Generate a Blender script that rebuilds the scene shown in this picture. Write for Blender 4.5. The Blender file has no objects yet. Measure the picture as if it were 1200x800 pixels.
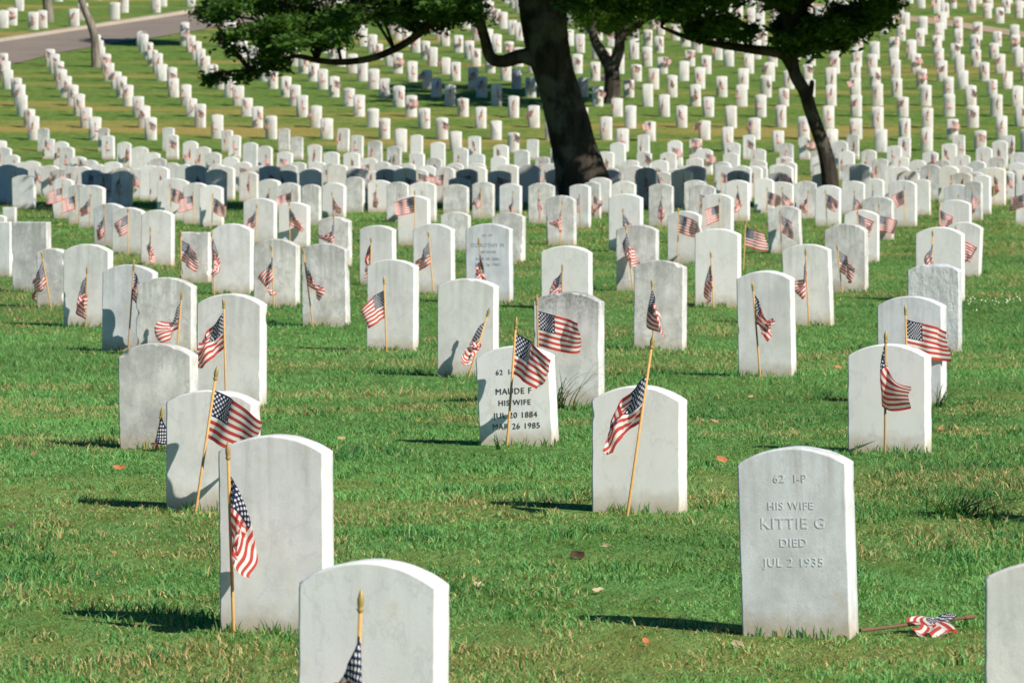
import bpy, bmesh, math, random
import numpy as np

random.seed(7)
rng = np.random.default_rng(11)
scene = bpy.context.scene
col = scene.collection
R = math.radians

# ------------------------------------------------------------------ camera model
F = 6667.0            # focal length in photo pixels (1200 wide): a 200 mm lens
CX, HY = 600.0, 118.0  # centre column, eye-level line
YAW = R(-18.0)        # every headstone is turned a little to one side

# ------------------------------------------------------------------ terrain
_D = np.array([-60, 0, 12, 15, 17.4, 21, 25, 29.6, 34, 40, 43, 46, 52, 58, 64, 75, 83, 90, 96, 106, 116, 126, 131, 136])
_Z = np.array([-1.66, -1.66, -1.66, -1.65, -1.63, -1.53, -1.525, -1.57, -1.62, -1.68, -1.655, -1.595, -1.60, -1.625, -1.61, -1.645, -1.63, -1.655, -1.71, -1.82, -1.83, -1.61, -1.47, -1.25])
GR = 0.0875
def terrain(d):
    d = np.asarray(d, float)
    near = np.interp(d, _D, _Z)
    # soften the knees with a small box filter
    for o in (-0.8, 0.8):
        near = near + np.interp(d + o, _D, _Z)
    near = near / 3
    rise = lambda q: _Z[-1] + GR * (np.minimum(q, 150) - _D[-1]) + .064 * (np.maximum(q, 150) - 150)
    far = rise(d)
    far = np.where(d > 265, rise(265.0) + 12 * (1 - np.exp(-(np.maximum(d, 265) - 265) * .064 / 12)), far)
    return np.where(d > _D[-1] - 0.8, far, near)
def tz(d): return float(terrain(d))
def depth_at(y):
    lo, hi = 6.0, 420.0
    for _ in range(50):
        m = (lo + hi) / 2
        if HY - F * tz(m) / m > y: lo = m
        else: hi = m
    return (lo + hi) / 2
def at(x, y):                       # a pixel of the photo on the ground -> world
    d = depth_at(y)
    return ((x - CX) * d / F, d, tz(d))
def at_d(x, y, d):                  # a pixel of the photo at a given distance -> world
    return ((x - CX) * d / F, d, (HY - y) * d / F)

# ------------------------------------------------------------------ helpers
def tag(o, label=None, cat=None, group=None, kind=None):
    if label: o['label'] = label
    if cat: o['category'] = cat
    if group: o['group'] = group
    if kind: o['kind'] = kind
    return o
def new_obj(name, me, mat=None, parent=None):
    o = bpy.data.objects.new(name, me)
    if mat is not None and len(me.materials) == 0: me.materials.append(mat)
    col.objects.link(o)
    if parent is not None: o.parent = parent
    return o
def empty(name, loc):
    o = bpy.data.objects.new(name, None); o.empty_display_size = .05
    o.location = loc; col.objects.link(o); return o
def mesh_np(name, verts, faces_quads=None, tris=None, smooth=False):
    """verts (n,3); faces as int arrays"""
    me = bpy.data.meshes.new(name)
    loops, starts, n = [], [], 0
    if faces_quads is not None and len(faces_quads):
        q = np.asarray(faces_quads, np.int32); loops.append(q.ravel()); starts.append(np.arange(len(q)) * 4); n = q.size
    if tris is not None and len(tris):
        t = np.asarray(tris, np.int32); loops.append(t.ravel()); starts.append(n + np.arange(len(t)) * 3)
    loops = np.concatenate(loops); starts = np.concatenate(starts).astype(np.int32)
    v = np.asarray(verts, np.float32)
    me.vertices.add(len(v)); me.vertices.foreach_set('co', v.ravel())
    me.loops.add(len(loops)); me.loops.foreach_set('vertex_index', loops.astype(np.int32))
    me.polygons.add(len(starts)); me.polygons.foreach_set('loop_start', starts)
    if smooth: me.polygons.foreach_set('use_smooth', np.ones(len(starts), bool))
    me.update(calc_edges=True)
    return me
def point_color(me, rgb, name='tint'):
    a = me.color_attributes.new(name, 'FLOAT_COLOR', 'POINT')
    c = np.ones((len(rgb), 4), np.float32); c[:, :3] = rgb
    a.data.foreach_set('color', c.ravel())
_tab = rng.random((256, 256))
def vnoise(x, y):
    xi = np.floor(x).astype(int); yi = np.floor(y).astype(int)
    fx = x - xi; fy = y - yi
    fx = fx * fx * (3 - 2 * fx); fy = fy * fy * (3 - 2 * fy)
    g = lambda i, j: _tab[(xi + i) % 256, (yi + j) % 256]
    return (g(0, 0) * (1 - fx) + g(1, 0) * fx) * (1 - fy) + (g(0, 1) * (1 - fx) + g(1, 1) * fx) * fy
def fbm(x, y, o=3):
    s, a, t = 0, .5, 0
    for k in range(o):
        s = s + a * vnoise(x * 2 ** k + 17.3 * k, y * 2 ** k + 5.1 * k); t += a; a *= .5
    return s / t
def tube(path, radii, n=12, wob=0.0, seed=0, cap=True):
    P = np.array(path, float); Rr = np.array(radii, float)
    # resample smoothly (Catmull-Rom)
    m = len(P); Q, S = [], []
    for i in range(m - 1):
        p0, p1, p2, p3 = P[max(i - 1, 0)], P[i], P[i + 1], P[min(i + 2, m - 1)]
        for t in np.linspace(0, 1, 5)[:-1]:
            Q.append(.5 * ((2 * p1) + (-p0 + p2) * t + (2 * p0 - 5 * p1 + 4 * p2 - p3) * t * t + (-p0 + 3 * p1 - 3 * p2 + p3) * t ** 3))
            S.append(Rr[i] * (1 - t) + Rr[i + 1] * t)
    Q.append(P[-1]); S.append(Rr[-1])
    Q = np.array(Q); S = np.array(S)
    T = np.gradient(Q, axis=0); T /= np.linalg.norm(T, axis=1)[:, None] + 1e-9
    up = np.array([0.12, 0.97, 0.2])
    A = np.cross(T, up); A /= np.linalg.norm(A, axis=1)[:, None] + 1e-9
    B = np.cross(T, A)
    th = np.arange(n) * 2 * np.pi / n
    rr = np.random.default_rng(seed)
    V = []
    ph = rr.random(4) * 6.28
    for i in range(len(Q)):
        r = S[i] * (1 + wob * (np.sin(3 * th + ph[0] + i * .21) * .5 + np.sin(5 * th + ph[1] - i * .33) * .4 + rr.normal(0, .35, n)))
        V.append(Q[i] + np.outer(np.cos(th) * r, A[i]) + np.outer(np.sin(th) * r, B[i]))
    V = np.concatenate(V)
    k = np.arange(n); q = []
    for i in range(len(Q) - 1):
        a = i * n + k; b = i * n + (k + 1) % n
        q.append(np.stack([a, b, b + n, a + n], 1))
    q = np.concatenate(q); tr = []
    if cap:
        c = len(V); V = np.vstack([V, Q[-1] + T[-1] * S[-1] * .6])
        a = (len(Q) - 1) * n + k; b = (len(Q) - 1) * n + (k + 1) % n
        tr = np.stack([a, b, np.full(n, c)], 1)
    return V, q, tr
def join(parts):
    V, Q, T, n = [], [], [], 0
    for v, q, t in parts:
        V.append(v)
        if len(q): Q.append(np.asarray(q) + n)
        if len(t): T.append(np.asarray(t) + n)
        n += len(v)
    return np.concatenate(V), (np.concatenate(Q) if Q else None), (np.concatenate(T) if T else None)

# ------------------------------------------------------------------ materials
def mat(name):
    m = bpy.data.materials.new(name); m.use_nodes = True
    nt = m.node_tree; nt.nodes.clear()
    out = nt.nodes.new('ShaderNodeOutputMaterial')
    return m, nt, out
class N:
    """terse node building"""
    def __init__(s, nt): s.nt = nt
    def __call__(s, typ, ins=None, **kw):
        n = s.nt.nodes.new(typ)
        for k, v in kw.items(): setattr(n, k, v)
        for k, v in (ins or {}).items():
            if isinstance(v, bpy.types.NodeSocket): s.nt.links.new(v, n.inputs[k])
            else: n.inputs[k].default_value = v
        return n
    def math(s, op, a, b=0.0, c=0.0): return s('ShaderNodeMath', {0: a, 1: b, 2: c}, operation=op).outputs[0]
    def mix(s, f, a, b, bt='MIX'):
        n = s('ShaderNodeMix', data_type='RGBA', blend_type=bt)
        for i, v in ((0, f), (6, a), (7, b)):
            if isinstance(v, bpy.types.NodeSocket): s.nt.links.new(v, n.inputs[i])
            else: n.inputs[i].default_value = v if i == 0 else (*v[:3], 1)
        return n.outputs[2]
    def ramp(s, f, stops):
        n = s('ShaderNodeValToRGB', {0: f}); e = n.color_ramp.elements
        while len(e) < len(stops): e.new(.5)
        for i, (p, c) in enumerate(stops):
            e[i].position = p; e[i].color = (c, c, c, 1) if not isinstance(c, tuple) else (*c, 1)
        return n.outputs[0]
    def noise(s, vec, scale, detail=4, rough=.55):
        return s('ShaderNodeTexNoise', {'Vector': vec, 'Scale': scale, 'Detail': detail, 'Roughness': rough}).outputs['Fac']
    def mapping(s, vec, scale=(1, 1, 1), loc=(0, 0, 0)):
        return s('ShaderNodeMapping', {'Vector': vec, 'Scale': scale, 'Location': loc}).outputs[0]

def stone_material(name, base=(.77, .77, .755), stain=.62, bump=.25, dark=(.34, .34, .33), rough_bump=0.0, foot_on=1.0, top=0.0, vein=.22):
    m, nt, out = mat(name); n = N(nt)
    tc = n('ShaderNodeTexCoord').outputs['Object']
    oi = n('ShaderNodeObjectInfo')
    off = n('ShaderNodeVectorMath', {0: (13.1, 7.7, 3.3), 3: n.math('MULTIPLY', oi.outputs['Random'], 20.0)}, operation='SCALE').outputs[0]
    p = n('ShaderNodeVectorMath', {0: tc, 1: off}, operation='ADD').outputs[0]
    sep = n('ShaderNodeSeparateXYZ', {0: tc})
    big = n.ramp(n.noise(n.mapping(p, (1, 1, .7)), 8, 6, .65), [(.40, 0), (.66, 1)])
    streak = n.ramp(n.noise(n.mapping(p, (26, 26, 1.6)), 1, 4, .6), [(.44, 0), (.66, 1)])
    high = n('ShaderNodeMapRange', {0: sep.outputs['Z'], 1: .18, 2: .6}).outputs[0]
    streak = n.math('MULTIPLY', streak, high) if foot_on else n.math('MULTIPLY', streak, .3)
    fine = n.ramp(n.noise(p, 160, 3, .6), [(.35, 0), (.7, 1)])
    tint = n.mix(oi.outputs['Random'], (.80, .79, .76), (.765, .775, .785))
    tint = n.mix(1.0, tint, base, 'MULTIPLY')
    tint = n.mix(1.0, tint, (1.10, 1.09, 1.075), 'MULTIPLY')
    c = n.mix(n.math('MULTIPLY', big, stain * .6), tint, dark)
    c = n.mix(n.math('MULTIPLY', streak, stain), c, (.40, .40, .37))
    c = n.mix(n.math('MULTIPLY', fine, .10), c, (.5, .5, .5))
    # thin grey veins and a blackened weathered crown
    vn = n.math('ABSOLUTE', n.math('SUBTRACT', n.noise(n.mapping(p, (1, 1, .6)), 6, 6, .6), .5))
    c = n.mix(n.math('MULTIPLY', n.ramp(vn, [(.0, 1), (.018, 0)]), vein), c, (.33, .33, .33))
    if top:
        tp = n('ShaderNodeMapRange', {0: n.math('ADD', sep.outputs['Z'], n.math('MULTIPLY', n.noise(n.mapping(p, (30, 30, 6)), 1, 4), .22)), 1: .52, 2: .70}).outputs[0]
        c = n.mix(n.math('MULTIPLY', n.math('MULTIPLY', tp, n.ramp(n.noise(p, 60, 4, .7), [(.35, .2), (.65, 1)])), top), c, (.13, .125, .115))
    # lichen / rust patches and soil splashed on the foot
    spot = n.ramp(n.noise(p, 9, 2, .5), [(.66, 0), (.76, 1)])
    c = n.mix(n.math('MULTIPLY', spot, .28), c, (.50, .40, .27))
    foot = n('ShaderNodeMapRange', {0: n.math('ADD', sep.outputs['Z'], n.math('MULTIPLY', n.noise(p, 22, 3), -.10)), 1: .05, 2: -.04}).outputs[0]
    c = n.mix(n.math('MULTIPLY', foot, .75 * foot_on), c, (.36, .29, .19))
    h = n.math('ADD', n.math('MULTIPLY', n.noise(p, 230, 3, .7), .6), n.math('MULTIPLY', n.noise(p, 34, 3, .6), .5))
    if rough_bump:
        h = n.math('ADD', h, n.math('MULTIPLY', n.noise(n.mapping(p, (1, 1, .5)), 13, 5, .6), rough_bump))
    b = n('ShaderNodeBump', {'Height': h, 'Strength': bump, 'Distance': .004 if not rough_bump else .02}).outputs[0]
    s = n('ShaderNodeBsdfPrincipled', {'Base Color': c, 'Roughness': .72, 'Normal': b})
    s.inputs['Specular IOR Level'].default_value = .25
    nt.links.new(s.outputs[0], out.inputs[0]); return m

M = {}
M['marble'] = stone_material('white marble')
M['marble_far'] = stone_material('distant white marble', base=(.72, .70, .66), foot_on=0)
M['marble_stained'] = stone_material('weathered marble', stain=1.25, bump=.45, dark=(.30, .29, .27), top=.35, vein=.6)
M['marble_black'] = stone_material('black topped marble', stain=1.0, bump=.5, top=1.0, vein=.3)
M['marble_streaked'] = stone_material('streaked marble', base=(.68, .72, .77), stain=.9, bump=.3)
M['marble_clean'] = stone_material('clean marble', base=(.80, .80, .785), stain=.22, bump=.2)
M['marble_rough'] = stone_material('rough marble', base=(.74, .76, .79), stain=.6, bump=.7, rough_bump=2.5)

def simple(name, color, rough=.6, metal=0.0, bump_scale=0, bump=.2, var=.25, spec=.3):
    m, nt, out = mat(name); n = N(nt)
    tc = n('ShaderNodeTexCoord').outputs['Object']
    f = n.noise(tc, 60, 3)
    c = n.mix(f, tuple(v * (1 - var) for v in color), tuple(min(1, v * (1 + var)) for v in color))
    s = n('ShaderNodeBsdfPrincipled', {'Base Color': c, 'Roughness': rough, 'Metallic': metal})
    s.inputs['Specular IOR Level'].default_value = spec
    if bump_scale:
        b = n('ShaderNodeBump', {'Height': n.noise(tc, bump_scale, 5), 'Strength': bump, 'Distance': .01})
        nt.links.new(b.outputs[0], s.inputs['Normal'])
    nt.links.new(s.outputs[0], out.inputs[0]); return m
M['wood'] = simple('golden stained dowel', (.44, .26, .085), .55)
M['wood_dark'] = simple('aged dowel', (.30, .19, .08), .6)
M['wood_old'] = simple('weathered stick', (.13, .075, .04), .8)
M['tip'] = simple('gilded tip', (.38, .27, .10), .4, .35)
M['letter'] = simple('blackened lettering', (.05, .05, .055), .7)

def flag_material():
    m, nt, out = mat('striped flag cotton'); n = N(nt)
    uv = n('ShaderNodeSeparateXYZ', {0: n('ShaderNodeUVMap').outputs[0]})
    u, v = uv.outputs[0], uv.outputs[1]
    par = n.math('MODULO', n.math('FLOOR', n.math('MULTIPLY', v, 13.0)), 2.0)
    RED, WHITE, BLUE = (.60, .085, .070), (.86, .83, .78), (.020, .032, .090)
    c = n.mix(n.math('GREATER_THAN', par, .5), RED, WHITE)
    cu = n.math('MULTIPLY', u, 12 / .4)
    cv = n.math('MULTIPLY', n.math('SUBTRACT', v, 6 / 13), 10 * 13 / 7)
    i, j = n.math('ROUND', cu), n.math('ROUND', cv)
    dx, dy = n.math('SUBTRACT', cu, i), n.math('SUBTRACT', cv, j)
    r = n.math('SQRT', n.math('ADD', n.math('MULTIPLY', dx, dx), n.math('MULTIPLY', dy, dy)))
    ang = n.math('ARCTAN2', dx, dy)
    lim = n.math('ADD', .43, n.math('MULTIPLY', n.math('COSINE', n.math('MULTIPLY', ang, 5.0)), .13))
    star = n.math('LESS_THAN', r, lim)
    even = n.math('LESS_THAN', n.math('MODULO', n.math('ADD', i, j), 2.0), .5)
    for a, lo, hi in ((i, .5, 11.5), (j, .5, 9.5)):
        even = n.math('MULTIPLY', even, n.math('MULTIPLY', n.math('GREATER_THAN', a, lo), n.math('LESS_THAN', a, hi)))
    canton = n.math('MULTIPLY', n.math('LESS_THAN', u, .4), n.math('GREATER_THAN', v, 6 / 13))
    cc = n.mix(n.math('MULTIPLY', star, even), BLUE, WHITE)
    c = n.mix(canton, c, cc)
    weave = n.noise(n('ShaderNodeTexCoord').outputs['UV'], 90, 2)
    c = n.mix(.18, c, n.mix(weave, (.35, .33, .3), (1, 1, 1)), 'MULTIPLY')
    d = n('ShaderNodeBsdfPrincipled', {'Base Color': c, 'Roughness': .85}); d.inputs['Specular IOR Level'].default_value = .1
    t = n('ShaderNodeBsdfTranslucent', {'Color': c})
    mx = n('ShaderNodeMixShader', {0: .5}); nt.links.new(d.outputs[0], mx.inputs[1]); nt.links.new(t.outputs[0], mx.inputs[2])
    nt.links.new(mx.outputs[0], out.inputs[0]); return m
M['flag'] = flag_material()

def ground_material():
    m, nt, out = mat('mown turf'); n = N(nt)
    p = n('ShaderNodeTexCoord').outputs['Object']
    a = n.noise(n.mapping(p, (.35, .6, 1)), 1.0, 5, .6)
    fine = n.noise(n.mapping(p, (5, 2.2, 1)), 1.0, 5, .7)
    yf = n('ShaderNodeMapRange', {0: n('ShaderNodeSeparateXYZ', {0: p}).outputs[1], 1: 45.0, 2: 140.0}).outputs[0]
    nearfar = [n.mix(yf, (.080, .182, .045), (.108, .180, .038)), n.mix(yf, (.108, .218, .060), (.155, .218, .050))]
    c = n.mix(n.ramp(a, [(.3, 0), (.7, 1)]), nearfar[0], nearfar[1])
    c = n.mix(n.ramp(fine, [(.38, 0), (.66, 1)]), c, (.068, .125, .022))
    dry = n.ramp(n.noise(n.mapping(p, (.10, .33, 1), (3, 1.7, 0)), 1.0, 4, .6), [(.52, 0), (.64, 1)])
    far = n('ShaderNodeMapRange', {0: n('ShaderNodeSeparateXYZ', {0: p}).outputs[1], 1: 60.0, 2: 120.0, 3: .25, 4: .7}).outputs[0]
    c = n.mix(n.math('MULTIPLY', dry, far), c, (.32, .225, .07))
    speck = n.ramp(n.noise(p, 14, 4, .7), [(.6, 0), (.72, 1)])
    c = n.mix(n.math('MULTIPLY', speck, .4), c, (.25, .21, .08))
    b = n('ShaderNodeBump', {'Height': n.noise(n.mapping(p, (9, 4, 9)), 1.0, 5, .75), 'Strength': .9, 'Distance': .05})
    s = n('ShaderNodeBsdfPrincipled', {'Base Color': c, 'Roughness': .95, 'Normal': b.outputs[0]}); s.inputs['Specular IOR Level'].default_value = .05
    nt.links.new(s.outputs[0], out.inputs[0]); return m
M['ground'] = ground_material()

def leafy(name, gain=1.0, trans=.35, rough=.6):
    m, nt, out = mat(name); n = N(nt)
    c = n('ShaderNodeAttribute', attribute_name='tint').outputs['Color']
    d = n('ShaderNodeBsdfPrincipled', {'Base Color': c, 'Roughness': rough}); d.inputs['Specular IOR Level'].default_value = .12
    t = n('ShaderNodeBsdfTranslucent', {'Color': n.mix(1.0, c, (1.25, 1.35, .6), 'MULTIPLY')})
    mx = n('ShaderNodeMixShader', {0: trans}); nt.links.new(d.outputs[0], mx.inputs[1]); nt.links.new(t.outputs[0], mx.inputs[2])
    nt.links.new(mx.outputs[0], out.inputs[0]); return m
M['grass'] = leafy('grass blades', trans=.3)
M['leaf'] = leafy('tree leaves', trans=.42, rough=.5)
M['dry_leaf'] = leafy('fallen leaf', trans=.1)

def bark_material(name, a, b):
    m, nt, out = mat(name); n = N(nt)
    p = n('ShaderNodeTexCoord').outputs['Object']
    q = n.mapping(p, (7, 7, 1.6))
    f = n.noise(q, 1.0, 6, .65)
    patch = n.ramp(n.noise(p, 2.2, 3), [(.5, 0), (.62, 1)])
    c = n.mix(n.ramp(f, [(.35, 0), (.65, 1)]), a, b)
    c = n.mix(n.math('MULTIPLY', patch, .35), c, (.20, .19, .16))
    bp = n('ShaderNodeBump', {'Height': f, 'Strength': 1.0, 'Distance': .06})
    s = n('ShaderNodeBsdfPrincipled', {'Base Color': c, 'Roughness': .9, 'Normal': bp.outputs[0]}); s.inputs['Specular IOR Level'].default_value = .1
    nt.links.new(s.outputs[0], out.inputs[0]); return m
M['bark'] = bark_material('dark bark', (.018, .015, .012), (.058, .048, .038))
M['bark_pale'] = bark_material('pale bark', (.09, .075, .06), (.24, .21, .17))

def road_material(name, a, b, sc):
    m, nt, out = mat(name); n = N(nt)
    p = n('ShaderNodeTexCoord').outputs['Object']
    f = n.noise(p, sc, 5, .65)
    g = n.noise(p, .5, 4, .6)
    c = n.mix(n.ramp(n.math('ADD', n.math('MULTIPLY', f, .5), n.math('MULTIPLY', g, .5)), [(.35, 0), (.65, 1)]), a, b)
    s = n('ShaderNodeBsdfPrincipled', {'Base Color': c, 'Roughness': .9}); s.inputs['Specular IOR Level'].default_value = .1
    nt.links.new(s.outputs[0], out.inputs[0]); return m
M['asphalt'] = road_material('worn asphalt', (.165, .135, .11), (.23, .19, .155), 14)
M['dirt'] = road_material('dirt path', (.26, .19, .12), (.40, .31, .21), 10)
M['kerb'] = road_material('concrete kerb', (.26, .22, .17), (.34, .29, .23), 10)
GD, DENOISE = 1.0, True

# ------------------------------------------------------------------ ground, roads
ds = np.concatenate([np.arange(-60, 10, 5), np.arange(10, 60, .5), np.arange(60, 126, 1.0), np.arange(126, 140, .5), np.arange(140, 266, 1.0), np.arange(266, 310, 4), np.arange(310, 1600, 40)])
xs = np.concatenate([np.arange(-900, -60, 40), np.arange(-60, 60, 2.0), np.arange(60, 901, 40)])
gx, gd = np.meshgrid(xs, ds)
V = np.stack([gx.ravel(), gd.ravel(), terrain(gd.ravel())], 1)
nx = len(xs); i, j = np.meshgrid(np.arange(len(ds) - 1), np.arange(nx - 1), indexing='ij'); a = (i * nx + j).ravel()
g = new_obj('ground', mesh_np('ground', V, np.stack([a, a + 1, a + nx + 1, a + nx], 1), smooth=True), M['ground'])
tag(g, 'green lawn running level under the graves and rising as a hillside', 'lawn', kind='structure')

def strip(name, up, lo, m, lift, label, cat, n=90, thick=0.0):
    def poly(pts):
        w = np.array([at(*p)[:2] for p in pts]); t = np.linspace(0, len(w) - 1, n)
        return np.stack([np.interp(t, range(len(w)), w[:, 0]), np.interp(t, range(len(w)), w[:, 1])], 1)
    A, B = poly(up), poly(lo); rows = []; K = 12
    for k in range(K + 1):
        q = A * (k / K) + B * (1 - k / K)
        rows.append(np.column_stack([q, terrain(q[:, 1]) + lift]))
    if thick:   # a raised kerb: add skirts
        rows = [rows[0] - [0, 0, lift + .05]] + rows + [rows[-1] - [0, 0, lift + .05]]
    V = np.concatenate(rows); i, j = np.meshgrid(np.arange(len(rows) - 1), np.arange(n - 1), indexing='ij'); a = (i * n + j).ravel()
    o = new_obj(name, mesh_np(name, V, np.stack([a, a + 1, a + n + 1, a + n], 1)), m)
    tag(o, label, cat, kind='structure'); return A, B
ROAD_UP = [(-260, 92), (-150, 75), (0, 50), (67, 40), (133, 30), (200, 20), (247, 12), (420, -12), (700, -34)]
ROAD_LO = [(-260, 135), (-150, 112), (0, 80), (67, 63), (113, 55), (180, 45), (257, 32), (420, 8), (700, -16)]
rA, rB = strip('road', ROAD_UP, ROAD_LO, M['asphalt'], .02, 'grey brown asphalt road climbing across the hillside', 'road')
strip('kerb', [(x, y - 1.3) for x, y in ROAD_UP], ROAD_UP, M['kerb'], .12, 'pale concrete kerb along the upper edge of the road', 'kerb', thick=1)
PATH_UP = [(780, -20), (860, -8), (955, 5), (1057, 18), (1110, 24), (1167, 33), (1200, 38), (1420, 68)]
PATH_LO = [(780, -12), (860, -1), (955, 11), (1057, 25), (1110, 31), (1167, 40), (1200, 45), (1420, 78)]
pA, pB = strip('path', PATH_UP, PATH_LO, M['dirt'], .02, 'narrow tan path across the upper hillside', 'path')
def on_road(X, d, m=.7):
    for U, L in ((rA, rB), (pA, pB)):
        if U[0, 0] < X < U[-1, 0]:
            hi = np.interp(X, U[:, 0], U[:, 1]); lo = np.interp(X, L[:, 0], L[:, 1])
            if lo - m < d < hi + m: return True
    return False

# ------------------------------------------------------------------ headstones
T = .10
def outline(w, h, rise, step, rr, chip=0.0, below=.22):
    pts = []
    def seg(a, b):
        n = max(1, int(math.dist(a, b) / step))
        for k in range(n): pts.append((a[0] + (b[0] - a[0]) * k / n, a[1] + (b[1] - a[1]) * k / n))
    hw = w / 2
    seg((hw, -below), (hw, h - rise))
    if rise > .004:
        Rr = (hw * hw + rise * rise) / (2 * rise); cy = h - Rr; a0 = math.asin(hw / Rr)
        n = max(6, int(2 * a0 * Rr / step))
        for k in range(n):
            a = a0 - 2 * a0 * k / n
            pts.append((Rr * math.sin(a), cy + Rr * math.cos(a)))
    else: seg((hw, h), (-hw, h))
    seg((-hw, h - rise), (-hw, -below))
    seg((-hw, -below), (hw, -below))
    P = np.array(pts)
    nxt, prv = np.roll(P, -1, 0), np.roll(P, 1, 0)
    t = nxt - prv; t /= np.linalg.norm(t, axis=1)[:, None] + 1e-9
    nin = np.stack([-t[:, 1], t[:, 0]], 1)     # counter-clockwise outline: inward normal
    return P, nin
def stone_mesh(w, h, rise=.045, detail=True, seed=0, t=T, chips=1.0):
    rr = np.random.default_rng(seed)
    step = .012 if detail else .09
    P, nin = outline(w, h, rise, step, rr)
    m = len(P); x = P[:, 0:1]; z = P[:, 1:2]
    def ring(y, off, ch):
        o = np.full((m, 1), off)
        if detail:
            nse = fbm(P[:, 0] * 30 + seed * 3.1 + y * 60, P[:, 1] * 30 + seed * 1.7, 3)[:, None]
            big = fbm(P[:, 0] * 11 + seed * 5.3 + y * 9, P[:, 1] * 11 + seed, 2)[:, None]
            o = o + (nse - .5) * .0035 * ch * (.6 + .4 * chips) + np.clip(big - .75 + .045 * (chips - 1), 0, .14) * .06 * ch * chips
        q = P + nin * o
        return np.column_stack([q[:, 0], np.full(m, y), q[:, 1]])
    b = .007
    if detail:
        rings = [ring(-t / 2, b, 1.0), ring(-t / 2 + b * .35, b * .3, 1.0), ring(-t / 2 + b * 1.2, 0, .7), ring(-t / 6, 0, .4), ring(t / 6, 0, .4), ring(t / 2 - b, 0, .7), ring(t / 2, b, 1)]
    else:
        rings = [ring(-t / 2, b, 0), ring(-t / 2 + b, 0, 0), ring(t / 2 - b, 0, 0), ring(t / 2, b, 0)]
    V = np.concatenate(rings); me = bpy.data.meshes.new('headstone')
    faces, smooth = [], []
    for r in range(len(rings) - 1):
        for k in range(m):
            a, c = r * m + k, r * m + (k + 1) % m
            faces.append((a, a + m, c + m, c)); smooth.append(detail)
    faces.append(tuple(range(m))); smooth.append(False)                         # front cap, facing -y
    faces.append(tuple((len(rings) - 1) * m + k for k in reversed(range(m)))); smooth.append(False)
    me.from_pydata(V.tolist(), [], faces)
    me.polygons.foreach_set('use_smooth', smooth)
    # keep the corners of the outline crisp
    me.update()
    return me

GROUP_S, GROUP_F = 'white headstones in the cemetery', 'small flags planted at the graves'
stones = []      # dicts: X, d, w, h, obj
def put_stone(me, X, d, yaw, tilt, m, label, lean=0.0, sx=1, sz=1, name='headstone', src=None):
    if src is None: o = new_obj(name, me, m)
    else:
        o = src.copy(); col.objects.link(o)
    o.location = (X, d, tz(d)); o.rotation_euler = (lean, tilt, yaw); o.scale = (sx, 1, sz)
    tag(o, label, 'headstone', GROUP_S); return o

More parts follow.
